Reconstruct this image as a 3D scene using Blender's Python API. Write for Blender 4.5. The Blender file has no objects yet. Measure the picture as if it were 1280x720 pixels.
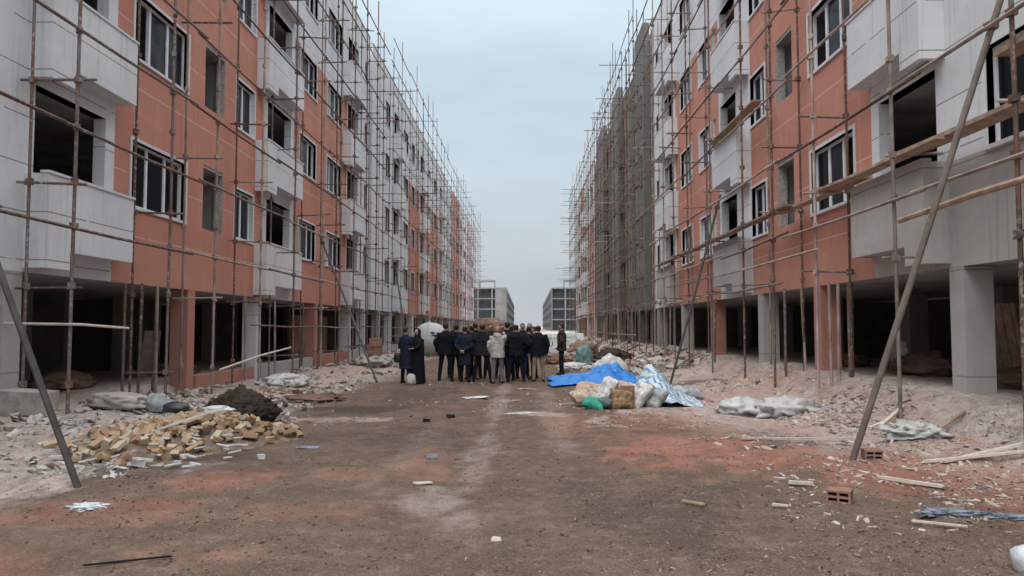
import bpy, bmesh, math, random
import numpy as np
from mathutils import Vector, Matrix, Euler
random.seed(7)
R = math.radians
S = bpy.context.scene
COL = S.collection

# ------------------------------------------------------------------ camera, sky, sun, exposure
cd = bpy.data.cameras.new("camera"); cam = bpy.data.objects.new("camera", cd); COL.objects.link(cam)
cam.location = (0, 0, 1.65)
cam.rotation_euler = (R(90 + 2.955), 0, R(0.986))
cd.sensor_width = 36.0; cd.lens = 36.0 * 930 / 1280
cd.clip_start = 0.05; cd.clip_end = 3000
S.camera = cam

W = bpy.data.worlds.new("World"); S.world = W; W.use_nodes = True
wn = W.node_tree.nodes; wl = W.node_tree.links
bg = wn["Background"]; bg.inputs["Strength"].default_value = 0.1
sky = wn.new("ShaderNodeTexSky"); sky.sky_type = 'NISHITA'; sky.sun_disc = False
sky.sun_elevation = R(52); sky.sun_rotation = R(200); sky.air_density = 1.0; sky.dust_density = 3.0
tc = wn.new("ShaderNodeTexCoord")
sep = wn.new("ShaderNodeSeparateXYZ"); wl.new(tc.outputs["Generated"], sep.inputs[0])
ramp = wn.new("ShaderNodeValToRGB"); wl.new(sep.outputs["Z"], ramp.inputs[0])
cr = ramp.color_ramp
cr.elements[0].position = 0.0; cr.elements[0].color = (0.232, 0.246, 0.262, 1)
cr.elements[1].position = 1.0; cr.elements[1].color = (0.98, 0.99, 1.0, 1)
for pos_, c_ in ((0.07, (.235,.258,.278)), (0.20, (.240,.280,.312)), (0.34, (.250,.306,.350)), (0.44, (.30,.36,.40)), (0.62, (.80,.84,.86)), (.75, (.93,.95,.96))):
    e = cr.elements.new(pos_); e.color = (*c_, 1)
mp = wn.new("ShaderNodeMapping"); mp.inputs["Scale"].default_value = (1.3, 1.3, 4.5)
wl.new(tc.outputs["Generated"], mp.inputs[0])
cn = wn.new("ShaderNodeTexNoise"); cn.inputs["Scale"].default_value = 1.6; cn.inputs["Detail"].default_value = 7
cn.inputs["Roughness"].default_value = 0.55
wl.new(mp.outputs[0], cn.inputs["Vector"])
cm = wn.new("ShaderNodeMapRange"); cm.inputs["From Min"].default_value = 0.3; cm.inputs["From Max"].default_value = 0.7
cm.inputs["To Min"].default_value = 20.5; cm.inputs["To Max"].default_value = 26.5
wl.new(cn.outputs["Fac"], cm.inputs["Value"])
vm = wn.new("ShaderNodeVectorMath"); vm.operation = 'SCALE'
wl.new(ramp.outputs[0], vm.inputs[0]); wl.new(cm.outputs[0], vm.inputs["Scale"])
mx = wn.new("ShaderNodeMixRGB"); mx.inputs[0].default_value = 0.93
wl.new(sky.outputs[0], mx.inputs[1]); wl.new(vm.outputs[0], mx.inputs[2])
wl.new(mx.outputs[0], bg.inputs["Color"])

sd = bpy.data.lights.new("sun", 'SUN'); sun = bpy.data.objects.new("sun", sd); COL.objects.link(sun)
sd.energy = 1.4; sd.angle = R(40); sd.color = (1.0, 0.985, 0.96)
az = R(200); el = R(52)
sdir = Vector((math.sin(az) * math.cos(el), math.cos(az) * math.cos(el), math.sin(el)))
sun.rotation_euler = (-sdir).to_track_quat('-Z', 'Y').to_euler()
S.view_settings.view_transform = 'Standard'; S.view_settings.look = 'None'
S.view_settings.gamma = 1.0; S.view_settings.use_curve_mapping = False
S.view_settings.exposure = 0.08

# ------------------------------------------------------------------ helpers
class MB:
    def __init__(self): self.v = []; self.f = []; self.m = []
    def add(self, vs, fs, mat=0):
        o = len(self.v); self.v.extend(vs)
        for f in fs: self.f.append([i + o for i in f]); self.m.append(mat)
    def quad(self, a, b, c, d, mat=0): self.add([a, b, c, d], [(0, 1, 2, 3)], mat)
    def box(self, x0, x1, y0, y1, z0, z1, mat=0):
        if x0 > x1: x0, x1 = x1, x0
        if y0 > y1: y0, y1 = y1, y0
        self.add([(x0,y0,z0),(x1,y0,z0),(x1,y1,z0),(x0,y1,z0),(x0,y0,z1),(x1,y0,z1),(x1,y1,z1),(x0,y1,z1)],
                 [(0,3,2,1),(4,5,6,7),(0,1,5,4),(1,2,6,5),(2,3,7,6),(3,0,4,7)], mat)
    def obox(self, M, sx, sy, sz, mat=0, jit=0.0, rnd=random):
        vs = []
        for z in (-.5, .5):
            for x, y in ((-.5,-.5),(.5,-.5),(.5,.5),(-.5,.5)):
                p = Vector((x*sx, y*sy, z*sz))
                if jit: p += Vector((rnd.uniform(-jit,jit)*sx, rnd.uniform(-jit,jit)*sy, rnd.uniform(-jit,jit)*sz))
                vs.append(tuple(M @ p))
        self.add(vs, [(0,3,2,1),(4,5,6,7),(0,1,5,4),(1,2,6,5),(2,3,7,6),(3,0,4,7)], mat)
    def tube(self, pts, r, n=7, mat=0, cap=True):
        pts = [Vector(p) for p in pts]; rs = r if isinstance(r, (list, tuple)) else [r]*len(pts)
        vs = []; up = None
        for i, p in enumerate(pts):
            t = (pts[min(i+1, len(pts)-1)] - pts[max(i-1, 0)]).normalized()
            ref = Vector((0,0,1)) if abs(t.z) < .9 else Vector((1,0,0))
            a = t.cross(ref).normalized(); b = t.cross(a).normalized()
            for k in range(n):
                th = 2*math.pi*k/n
                vs.append(tuple(p + (a*math.cos(th) + b*math.sin(th))*rs[i]))
        fs = []
        for i in range(len(pts)-1):
            for k in range(n):
                fs.append((i*n+k, i*n+(k+1)%n, (i+1)*n+(k+1)%n, (i+1)*n+k))
        if cap:
            fs.append(tuple(range(n))[::-1]); fs.append(tuple(range((len(pts)-1)*n, len(pts)*n)))
        self.add(vs, fs, mat)
    def rings(self, rs, n=16, mat=0, cap=True):
        """rs: (cx, cy, cz, rx, ry) horizontal ellipses"""
        vs = []; fs = []
        for (cx, cy, cz, rx, ry) in rs:
            for k in range(n):
                th = 2*math.pi*k/n
                vs.append((cx + rx*math.cos(th), cy + ry*math.sin(th), cz))
        for i in range(len(rs)-1):
            for k in range(n): fs.append((i*n+k, i*n+(k+1)%n, (i+1)*n+(k+1)%n, (i+1)*n+k))
        if cap: fs.append(tuple(range(n))[::-1]); fs.append(tuple(range((len(rs)-1)*n, len(rs)*n)))
        self.add(vs, fs, mat)
    def mesh(self, name, mats, origin=(0,0,0), smooth=False):
        me = bpy.data.meshes.new(name)
        ox, oy, oz = origin
        me.from_pydata([(a-ox, b-oy, c-oz) for a, b, c in self.v], [], self.f)
        for mt in (mats if isinstance(mats, (list, tuple)) else [mats]): me.materials.append(mt)
        me.polygons.foreach_set('material_index', self.m)
        if smooth: me.polygons.foreach_set('use_smooth', [True]*len(self.f))
        me.update()
        return me
    def build(self, name, mats, parent=None, origin=(0,0,0), smooth=False):
        return link(name, self.mesh(name, mats, origin, smooth), parent, origin if parent is None else (0,0,0))

def link(name, me, parent=None, loc=(0,0,0), rot=(0,0,0)):
    o = bpy.data.objects.new(name, me); COL.objects.link(o)
    o.location = loc; o.rotation_euler = rot
    if parent: o.parent = parent
    return o
def tag(o, label=None, cat=None, group=None, kind=None):
    if label: o['label'] = label
    if cat: o['category'] = cat
    if group: o['group'] = group
    if kind: o['kind'] = kind
    return o
def empty(name, loc, label, cat, group=None, rz=0):
    o = bpy.data.objects.new(name, None); COL.objects.link(o)
    o.location = loc; o.rotation_euler = (0, 0, rz); o.empty_display_size = .2
    return tag(o, label, cat, group)

# numpy value noise
def vnoise(x, y, seed=0):
    xi = np.floor(x).astype(np.int64); yi = np.floor(y).astype(np.int64)
    fx = x - xi; fy = y - yi
    fx = fx*fx*(3-2*fx); fy = fy*fy*(3-2*fy)
    def h(a, b):
        n = (a*374761393 + b*668265263 + seed*974711) & 0xffffffff
        n = ((n ^ (n >> 13)) * 1274126177) & 0xffffffff
        return ((n ^ (n >> 16)) & 0xffff) / 65535.0
    return (h(xi, yi)*(1-fx) + h(xi+1, yi)*fx)*(1-fy) + (h(xi, yi+1)*(1-fx) + h(xi+1, yi+1)*fx)*fy
def fbm(x, y, seed=0, oct=4):
    s = 0; a = .5; t = 0
    for i in range(oct):
        s = s + a*vnoise(x*2**i, y*2**i, seed+i*17); t += a; a *= .5
    return s/t
def sstep(a, b, x):
    t = np.clip((x-a)/(b-a), 0, 1); return t*t*(3-2*t)

# ------------------------------------------------------------------ materials
class NT:
    def __init__(self, name):
        self.m = bpy.data.materials.new(name); self.m.use_nodes = True
        self.n = self.m.node_tree.nodes; self.l = self.m.node_tree.links
        self.p = self.n["Principled BSDF"]
    def node(self, t, **kw):
        n = self.n.new(t)
        for k, v in kw.items(): setattr(n, k, v)
        return n
    def set(self, sock, v):
        if hasattr(v, 'is_output') or isinstance(v, bpy.types.NodeSocket): self.l.new(v, sock)
        else: sock.default_value = v
    def coord(self, kind="Object"): return self.node("ShaderNodeTexCoord").outputs[kind]
    def mapping(self, vec, scale=(1,1,1), loc=(0,0,0)):
        m = self.node("ShaderNodeMapping"); self.l.new(vec, m.inputs[0])
        m.inputs["Scale"].default_value = scale; self.set(m.inputs["Location"], loc); return m.outputs[0]
    def noise(self, vec, scale, detail=4, rough=.55, dim='3D'):
        n = self.node("ShaderNodeTexNoise"); self.l.new(vec, n.inputs["Vector"])
        n.inputs["Scale"].default_value = scale; n.inputs["Detail"].default_value = detail; n.inputs["Roughness"].default_value = rough
        return n.outputs["Fac"]
    def rng(self, v, a, b, c=0.0, d=1.0):
        n = self.node("ShaderNodeMapRange"); self.l.new(v, n.inputs["Value"])
        for k, q in zip(("From Min","From Max","To Min","To Max"), (a,b,c,d)): n.inputs[k].default_value = q
        return n.outputs[0]
    def math(self, op, a, b=0.0, c=None):
        n = self.node("ShaderNodeMath", operation=op); self.set(n.inputs[0], a); self.set(n.inputs[1], b)
        if c is not None: self.set(n.inputs[2], c)
        return n.outputs[0]
    def mix(self, fac, a, b, mode='MIX'):
        n = self.node("ShaderNodeMixRGB", blend_type=mode); self.set(n.inputs[0], fac)
        self.set(n.inputs[1], (*a, 1) if isinstance(a, tuple) else a); self.set(n.inputs[2], (*b, 1) if isinstance(b, tuple) else b)
        return n.outputs[0]
    def bump(self, h, strength=.3, dist=.02):
        b = self.node("ShaderNodeBump"); b.inputs["Strength"].default_value = strength; b.inputs["Distance"].default_value = dist
        self.l.new(h, b.inputs["Height"]); self.l.new(b.outputs[0], self.p.inputs["Normal"])
    def done(self, col, rough=.85, spec=.3):
        self.set(self.p.inputs["Base Color"], (*col, 1) if isinstance(col, tuple) else col)
        self.set(self.p.inputs["Roughness"], rough); self.p.inputs["Specular IOR Level"].default_value = spec
        return self.m
    def objrand(self): return self.node("ShaderNodeObjectInfo").outputs["Random"]
    def island(self): return self.node("ShaderNodeNewGeometry").outputs["Random Per Island"]
    def sepxyz(self, v):
        s = self.node("ShaderNodeSeparateXYZ"); self.l.new(v, s.inputs[0]); return s.outputs
    def line(self, z, off, period, hw):
        """1 where z is within hw of off + k*period"""
        f = self.math('FRACT', self.math('DIVIDE', self.math('SUBTRACT', z, off - period/2), period))
        d = self.math('ABSOLUTE', self.math('SUBTRACT', f, .5))
        return self.math('LESS_THAN', d, hw/period)

def m_plain(name, col, rough=.8, var=.15, scale=6, bump=.15, spec=.3, rand=0.0, dist=.02):
    t = NT(name); c = t.coord(); n = t.noise(c, scale, 5)
    k = t.rng(n, .3, .7, 1-var, 1+var)
    if rand:
        k = t.math('MULTIPLY', k, t.rng(t.objrand(), 0, 1, 1-rand, 1+rand))
    v = t.node("ShaderNodeVectorMath", operation='SCALE'); v.inputs[0].default_value = col; t.l.new(k, v.inputs["Scale"])
    if bump: t.bump(t.noise(c, scale*6, 4), bump, dist)
    return t.done(v.outputs[0], rough, spec)

def m_wall(name, base, grooves, groovecol, groovew, stain=(.30,.28,.26), stainamt=.5, vper=None, rough=.85, low=None):
    t = NT(name); c = t.coord(); x, y, z = t.sepxyz(c)
    n1 = t.noise(c, .5, 5, .6); n2 = t.noise(t.mapping(c, (2.5, 2.5, .22)), 2.0, 5, .65); n3 = t.noise(c, 9, 4)
    col = t.mix(t.rng(n1, .35, .7, 0, .22), base, tuple(b*.80 for b in base))
    col = t.mix(t.rng(n3, .35, .75, 0, .14), col, tuple(b*.72 for b in base))
    col = t.mix(t.rng(n2, .56, .78, 0, stainamt), col, stain)
    dr = t.noise(t.mapping(c, (5.5, 5.5, .16)), 1.6, 3, .6)
    col = t.mix(t.math('MULTIPLY', t.rng(dr, .57, .64, 0, .38), t.rng(t.noise(c, .45, 2), .45, .6)), col, tuple(b*.55 for b in base))
    sp = t.noise(c, 26, 2, .5)
    col = t.mix(t.math('MULTIPLY', t.rng(sp, .66, .70, 0, .65), t.rng(t.noise(c, .8, 3), .5, .62)), col, (.62,.59,.56))
    pt = t.noise(t.mapping(c, (1, 1, 1.3)), .9, 2, .4)
    col = t.mix(t.rng(pt, .58, .60, 0, .22), col, tuple(min(.75, b*1.25+.02) for b in base))
    col = t.mix(t.rng(pt, .40, .385, 0, .18), col, tuple(b*.7 for b in base))
    brk = t.math('GREATER_THAN', t.noise(c, 1.7, 3), .40)
    for off, per in grooves:
        col = t.mix(t.math('MULTIPLY', t.line(z, off, per, groovew), t.math('MULTIPLY', brk, .8)), col, groovecol)
    if vper:
        col = t.mix(t.math('MULTIPLY', t.line(y, vper[0], vper[1], groovew*.7), .6), col, groovecol)
    if low:
        lowm = t.math('MULTIPLY', t.rng(z, low[0], low[1], 1, 0), t.rng(t.noise(c, 3.0, 5, .7), .35, .6, .2, 1))
        col = t.mix(t.math('MULTIPLY', lowm, low[3]), col, low[2])
    t.bump(t.noise(c, 45, 4, .6), .25, .012)
    return t.done(col, rough, .25)

M = {}
M['white'] = m_wall('white_render', (.65,.66,.685), [(.35,.8)], (.16,.15,.14), .011, stainamt=.32)
M['white_plain'] = m_wall('white_plaster', (.65,.66,.685), [(2.0,3.2)], (.2,.19,.18), .010, stainamt=.32)
M['roughcast'] = m_wall('grey_roughcast', (.42,.40,.385), [(.9,1.6)], (.2,.19,.18), .012, stainamt=.5)
M['red'] = m_wall('terracotta_render', (.52,.235,.175), [(1.67,3.2),(.36,3.2)], (.62,.48,.43), .012, stain=(.36,.19,.15), stainamt=.45, vper=(18.9,6.4), low=(2.3,3.6,(.42,.25,.20),.55))
M['red_low'] = m_wall('terracotta_base', (.42,.205,.16), [], (.5,.4,.3), .01, stain=(.34,.24,.2), stainamt=.7)
M['concrete'] = m_wall('grey_concrete', (.33,.315,.30), [(.5,1.2)], (.24,.23,.22), .008, stain=(.45,.43,.41), stainamt=.5)
M['concrete_dark'] = m_wall('dull_grey_concrete', (.17,.165,.155), [(.5,1.6)], (.12,.11,.10), .01, stain=(.26,.25,.24), stainamt=.5)
M['reveal'] = m_plain('rough_reveal', (.36,.345,.33), .9, .3, 12, .5)
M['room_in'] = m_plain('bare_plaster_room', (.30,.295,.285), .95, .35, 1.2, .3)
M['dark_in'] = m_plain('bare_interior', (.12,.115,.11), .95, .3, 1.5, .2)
def m_block(name, a, b, mortar, sx=2.5):
    t = NT(name); c = t.coord(); s = t.sepxyz(c)
    cb = t.node("ShaderNodeCombineXYZ"); t.l.new(t.math('ADD', s[0], s[1]), cb.inputs[0]); t.l.new(s[2], cb.inputs[1])
    br = t.node("ShaderNodeTexBrick"); t.l.new(cb.outputs[0], br.inputs["Vector"]); br.inputs["Scale"].default_value = sx
    br.inputs["Color1"].default_value = (*a,1); br.inputs["Color2"].default_value = (*b,1); br.inputs["Mortar"].default_value = (*mortar,1)
    br.inputs["Mortar Size"].default_value = .025; br.inputs["Brick Width"].default_value = .9; br.inputs["Row Height"].default_value = .45
    col = t.mix(t.rng(t.noise(c, .7, 5, .6), .4, .65, 0, .75), br.outputs[0], (.15,.14,.132))
    col = t.mix(t.rng(t.noise(t.mapping(c,(2,2,.3)), 2, 4), .55, .75, 0, .4), col, (.30,.28,.27))
    t.bump(t.noise(c, 25, 4), .4, .03)
    return t.done(col, .95, .2)
M['block'] = m_block('raw_blockwork', (.105,.09,.08), (.155,.128,.11), (.18,.165,.155))
M['redblock'] = m_block('raw_red_blockwork', (.24,.11,.075), (.30,.15,.10), (.3,.27,.25))
M['pvc'] = m_plain('white_pvc', (.74,.76,.80), .45, .08, 5, .03, .4)
t = NT('window_glass'); c = t.coord(); t.p.inputs["IOR"].default_value = 1.45
M['glass'] = t.done(t.mix(t.rng(t.noise(c, 2, 3), .35, .7, 0, .5), (.006,.007,.010), t.mix(t.math('GREATER_THAN', t.objrand(), .72), (.018,.020,.024), (.075,.078,.08))), .22, .16)
# scaffold tubes
t = NT('scaffold_tube'); c = t.coord(); r = t.objrand()
off = t.node("ShaderNodeCombineXYZ"); t.l.new(t.math('MULTIPLY', r, 57), off.inputs[0]); t.l.new(t.math('MULTIPLY', r, 31), off.inputs[1])
va = t.node("ShaderNodeVectorMath", operation='ADD'); t.l.new(c, va.inputs[0]); t.l.new(off.outputs[0], va.inputs[1])
n = t.noise(va.outputs[0], 1.3, 4, .6); n2 = t.noise(va.outputs[0], 14, 3, .7)
col = t.mix(t.rng(r, .25, .75), (.085,.055,.043), (.150,.132,.122))
col = t.mix(t.rng(n, .42, .62), col, (.15,.078,.056))
col = t.mix(t.math('MULTIPLY', t.rng(n2, .52, .66), t.rng(t.noise(va.outputs[0], .6, 2), .35, .65, .1, .9)), col, (.44,.41,.385))
t.bump(n2, .3, .01)
M['tube'] = t.done(col, .7, .3)
M['tube_pale'] = m_plain('plaster_caked_tube', (.30,.235,.205), .85, .45, 2.2, .3, .2, .3)
M['tube_dark'] = m_plain('dark_steel_tube', (.055,.048,.045), .6, .4, 4, .2, .35)
def m_chips(name, cols, rough=.9):
    t = NT(name); i = t.island(); rp = t.node("ShaderNodeValToRGB"); rp.color_ramp.interpolation = 'CONSTANT'
    els = rp.color_ramp.elements
    while len(els) < len(cols): els.new(.5)
    for k, cc in enumerate(cols): els[k].position = k/len(cols); els[k].color = (*cc, 1)
    t.l.new(i, rp.inputs[0])
    c = t.coord(); col = t.mix(t.rng(t.noise(c, 20, 3), .35, .7, 0, .5), rp.outputs[0], (.16,.13,.11))
    t.bump(t.noise(c, 60, 3), .4, .01)
    return t.done(col, rough, .2)
WHT = (.56,.54,.52); PAL = (.42,.38,.35); PNK = (.44,.31,.255); GRY = (.25,.235,.22); BRN = (.16,.115,.09); REDC = (.32,.13,.08); YEL = (.42,.27,.13); DRK = (.06,.05,.045)
M['chip_white'] = m_chips('plaster_chips', [WHT, PAL, WHT, GRY, (.5,.46,.43), PAL, BRN])
M['chip_mix'] = m_chips('mixed_rubble_chips', [PAL, GRY, WHT, PNK, BRN, PAL, (.33,.24,.19), DRK])
M['chip_pink'] = m_chips('pink_dusty_chips', [(.46,.37,.325), (.50,.44,.405), (.48,.40,.36), (.52,.46,.43), WHT, (.42,.32,.27), (.44,.36,.315), (.5,.43,.39), (.32,.26,.22)])
M['chip_dirt'] = m_chips('gravel_chips', [BRN, (.17,.125,.10), (.11,.08,.065), (.13,.095,.075), (.21,.155,.125), (.09,.07,.06), DRK, (.14,.105,.085), (.28,.23,.20)])
M['chip_straw'] = m_chips('straw_bits', [(.30,.23,.16),(.22,.165,.12),(.36,.29,.22),(.17,.12,.09),(.10,.075,.06),(.27,.19,.14)])
t = NT('yellow_brick'); c = t.coord(); r = t.objrand()
rp = t.node("ShaderNodeValToRGB"); els = rp.color_ramp.elements; rp.color_ramp.interpolation = 'CONSTANT'
BC = [(.40,.26,.15),(.44,.30,.18),(.31,.20,.12),(.34,.19,.125),(.44,.33,.22),(.36,.225,.12),(.25,.155,.105),(.46,.38,.29)]
while len(els) < len(BC): els.new(.5)
for k, cc in enumerate(BC): els[k].position = k/len(BC); els[k].color = (*cc, 1)
t.l.new(r, rp.inputs[0])
col = t.mix(t.rng(t.noise(c, 16, 4), .4, .7, 0, .6), rp.outputs[0], t.mix(t.rng(t.objrand(), .3, .7), (.20,.14,.10), (.46,.40,.34)))
t.bump(t.noise(c, 60, 4), .5, .008); M['brick'] = t.done(col, .9, .2)
M['clay'] = m_plain('red_clay_brick', (.27,.15,.11), .9, .25, 14, .4)
M['wood'] = m_plain('weathered_board', (.33,.235,.175), .85, .35, 5, .4, .2, .18)
M['pale_wood'] = m_plain('pale_lath', (.50,.44,.385), .85, .2, 10, .3, .2, .2)
M['soil'] = m_plain('dark_soil', (.055,.042,.035), .95, .4, 8, .8, .15, 0, .05)
M['brown_soil'] = m_plain('brown_soil', (.17,.105,.08), .95, .35, .6, .6, .15, 0, .2)
M['slabc'] = m_plain('broken_concrete', (.36,.32,.295), .9, .3, 5, .6)
M['sack_white'] = m_plain('white_woven_sack', (.50,.49,.475), .7, .45, 9, .5)
M['sack_grey'] = m_plain('grey_woven_sack', (.34,.36,.37), .7, .45, 9, .5)
M['sack_tan'] = m_plain('tan_woven_sack', (.44,.345,.27), .8, .45, 9, .5)
M['sack_pink'] = m_plain('pinkish_woven_sack', (.46,.33,.27), .8, .25, 9, .5)
M['sack_straw'] = m_plain('straw_filled_sack', (.30,.20,.11), .9, .45, 22, .8)
M['sack_dim'] = m_plain('dark_grey_sack', (.12,.135,.13), .7, .3, 9, .5)
M['sack_green'] = m_plain('green_woven_sack', (.04,.30,.205), .7, .25, 9, .5)
M['sack_teal'] = m_plain('teal_plastic', (.12,.215,.21), .6, .3, 7, .4)
M['sack_dark'] = m_plain('dark_plastic_sack', (.035,.035,.04), .4, .3, 6, .3, .5)
M['bag_white'] = m_plain('white_plastic_bag', (.54,.555,.58), .45, .12, 6, .3, .4)
M['film'] = m_plain('pale_plastic_film', (.46,.455,.44), .4, .2, 5, .5, .45)
M['film_blue'] = m_plain('dusty_blue_film', (.16,.18,.225), .5, .6, 12, .4, .4)
M['tarp_blue'] = m_plain('blue_tarpaulin', (.02,.185,.56), .6, .4, 5, .6, .4)
M['foam'] = m_plain('pale_blue_foam_block', (.66,.72,.73), .8, .15, 2, .2)
t = NT('striped_tarpaulin'); c = t.coord(); s = t.sepxyz(c)
wv = t.math('ADD', t.math('ADD', s[0], t.math('MULTIPLY', s[1], .45)), t.math('MULTIPLY', t.noise(c, 3.5, 3), .16))
f = t.math('FRACT', t.math('MULTIPLY', wv, 7.5))
col = t.mix(t.math('LESS_THAN', f, .40), (.54,.60,.63), (.09,.25,.46))
col = t.mix(t.rng(t.noise(c, 6, 4), .45, .7, 0, .7), col, (.42,.43,.43))
t.bump(t.noise(c, 12, 4), .4, .03); M['tarp_striped'] = t.done(col, .6, .35)
t = NT('tank_shell'); c = t.coord(); s = t.sepxyz(c)
col = t.mix(t.rng(t.noise(c, 2.5, 5), .4, .7, 0, .5), (.50,.51,.52), (.33,.34,.35))
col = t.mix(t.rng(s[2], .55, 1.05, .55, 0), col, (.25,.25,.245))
t.bump(t.noise(c, 10, 4), .3, .03); M['tank'] = t.done(col, .6, .35)
M['black'] = m_plain('black_plastic', (.012,.012,.013), .4, .2, 10, .1, .4)

# ------------------------------------------------------------------ the ground
XL, XR = -8.3, 6.55
def ground_z(x, y, detail=True):
    x = np.asarray(x, float); y = np.asarray(y, float)
    wob = (fbm(y*.35, y*0+3.3, 5, 3) - .5)
    zl = sstep(-4.9 + wob, -7.5, x) * (.09 + .19*np.maximum(sstep(16.0, 13.6, y), sstep(XL-.1, XL-.5, x)))
    zr = sstep(3.9 + wob, 5.9, x) * .20 + sstep(5.55 + .25*wob, 6.5, x) * .42
    z = zl + zr
    side = sstep(2.3, 5.0, np.abs(x + .8))
    inside = np.maximum(sstep(XL-.3, XL-1.0, x), sstep(XR+.3, XR+1.0, x))
    if detail:
        z = z + (fbm(x*.6, y*.6, 11, 3) - .5) * (.05 + .20*side*(1-inside)) + (fbm(x*3, y*3, 23, 3) - .5) * (.025 + .07*side*(1-inside))
        ruts = np.exp(-((x+.75)/.28)**2) + np.exp(-((x-.85)/.3)**2)
        z = z - .03*ruts*(.5 + fbm(x*.3, y*.2, 31, 2))
    far = sstep(60, 140, y); z = z*(1-far*.7)
    return z
def gz(x, y): return float(ground_z(np.array([x]), np.array([y]))[0])
xs = np.concatenate([[-600,-200,-80,-40,-24,-16,-12], np.arange(-10,-8.6,.25), np.arange(-8.6,7.4,.05), np.arange(7.4,9.2,.25), [11,16,24,40,80,200,600]])
ys = [-300,-100,-40,-15,-6,-2,0,1.5,2.5,3.2]; yv = 3.6
while yv < 60: ys.append(yv); yv *= 1.0085
while yv < 200: ys.append(yv); yv *= 1.03
ys += [230,280,350,450,600,800,1100,1500,2200]; ys = np.array(ys)
GX, GY = np.meshgrid(xs, ys); gx = GX.ravel(); gy = GY.ravel()
gzv = ground_z(gx, gy)
fine = (fbm(gx*14, gy*14, 71, 3) - .5)
gzv = gzv + fine*.034*sstep(45, 8, gy)
nx, ny = len(xs), len(ys)
idx = np.arange(nx*ny).reshape(ny, nx)
quads = np.stack([idx[:-1,:-1], idx[:-1,1:], idx[1:,1:], idx[1:,:-1]], -1).reshape(-1, 4)
me = bpy.data.meshes.new('ground')
me.vertices.add(nx*ny); me.vertices.foreach_set('co', np.stack([gx, gy, gzv], 1).astype(np.float32).ravel())
me.loops.add(quads.size); me.loops.foreach_set('vertex_index', quads.astype(np.int32).ravel())
me.polygons.add(len(quads)); me.polygons.foreach_set('loop_start', np.arange(0, quads.size, 4, dtype=np.int32))
me.polygons.foreach_set('use_smooth', np.ones(len(quads), bool))
me.update(calc_edges=True)
def blob(x, y, cx, cy, rx, ry, seed, soft=.55):
    d = np.sqrt(((x-cx)/rx)**2 + ((y-cy)/ry)**2) + (fbm(x*1.6, y*.9, seed, 5) - .5)*1.9 + (fbm(x*7, y*5, seed+3, 3) - .5)*.7
    return sstep(1.0, 1.0-soft, d)
wv_ = (fbm(gx*.5, gy*.35, 41, 4) - .5)
dust = np.maximum(sstep(2.1, 3.9, gx + wv_*2.6 + sstep(13, 6.5, gy)*-2.6) , sstep(-4.2, -5.7, gx + wv_*2.2))
dust = np.maximum(dust, .9*blob(gx, gy, 4.0, 14.2, 2.6, 2.6, 3))
dust = np.maximum(dust, 1.0*blob(gx, gy, -6.4, 8.6, 2.0, 2.5, 4))
dust = np.maximum(dust, .6*blob(gx, gy, -3.6, 13.2, 1.3, .5, 14))
for (cx, cy, rx, ry, a) in ((.35,14.2,.55,.35,.8),(-.25,16.8,.3,.3,.8),(1.2,12.4,.5,.25,.6),(-.9,7.2,.35,.7,.42),(-.55,6.5,.4,.5,.36),(.9,16.5,.5,.3,.6),(-.55,15,.26,9,.34),(.55,13,.3,7,.26),(-1.5,10,.3,4,.15)):
    dust = np.maximum(dust, a*blob(gx, gy, cx, cy, rx, ry, int(cx*10)+77))
red = np.zeros_like(gx)
for (cx, cy, rx, ry, a) in ((2.4,10.2,2.0,1.5,1.0),(3.0,9.2,1.8,1.0,.9),(4.3,8.6,1.6,1.5,.75),(4.9,6.9,1.3,1.5,.75),(3.4,7.6,.9,.7,.5),(-3.3,8.0,1.0,.6,.62),(-3.9,6.7,1.1,.55,.42),(-2.2,8.4,.45,.3,.45),(-2.0,6.7,.6,.5,.36),(-1.2,9.5,.3,.7,.32),(-1.1,8.5,.4,.9,.42),(-1.8,8.2,.5,.25,.45),(-2.3,5.4,.9,.4,.4),(2.2,13,2.5,2.2,.35),(5.3,12,1.2,3,.35),(4.8,18,1.6,6,.45),(5.4,30,1.6,10,.5),(-6.6,18.5,1.0,3,.5),(-6.4,27,1.2,6,.4),(-4.2,5.1,1.2,.5,.45)):
    red = np.maximum(red, a*blob(gx, gy, cx, cy, rx, ry, int(cx*10)+177))
dark = np.zeros_like(gx)
for (cx, cy, rx, ry, a) in ((-3.4,14.6,1.6,.8,.9),(-4.8,13.2,1.2,.7,.9),(-2.6,18,1.0,3,.5),(-4.2,9.4,1.6,.7,.55),(-2,11,1.5,1.5,.35),(4.4,20.5,1.5,.7,.8),(4.8,26,1.2,1.2,.7),(1.0,7,1.5,1.5,.35)):
    dark = np.maximum(dark, a*blob(gx, gy, cx, cy, rx, ry, int(cx*10)+277))
for nm, ar in (('dust', dust), ('red', red), ('dark', dark)):
    at = me.attributes.new(nm, 'FLOAT', 'POINT'); at.data.foreach_set('value', ar.astype(np.float32))
t = NT('dirt_ground'); c = t.coord()
def att(n):
    a = t.node("ShaderNodeAttribute"); a.attribute_name = n; return a.outputs["Fac"]
n_a = t.noise(c, 1.1, 6, .62); n_b = t.noise(c, 11, 5, .65); n_c = t.noise(c, 60, 3, .7); n_s = t.noise(t.mapping(c, (1,.35,1)), 9, 5, .7)
col = t.mix(t.rng(n_a, .35, .68), (.142,.096,.074), (.196,.136,.106))
col = t.mix(t.rng(n_b, .45, .7, 0, .55), col, (.102,.072,.057))
n_m = t.noise(c, 3.2, 9, .72)
col = t.mix(t.rng(n_m, .535, .60, 0, .42), col, (.28,.205,.168))
col = t.mix(t.rng(n_m, .455, .40, 0, .4), col, (.092,.066,.053))
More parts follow.
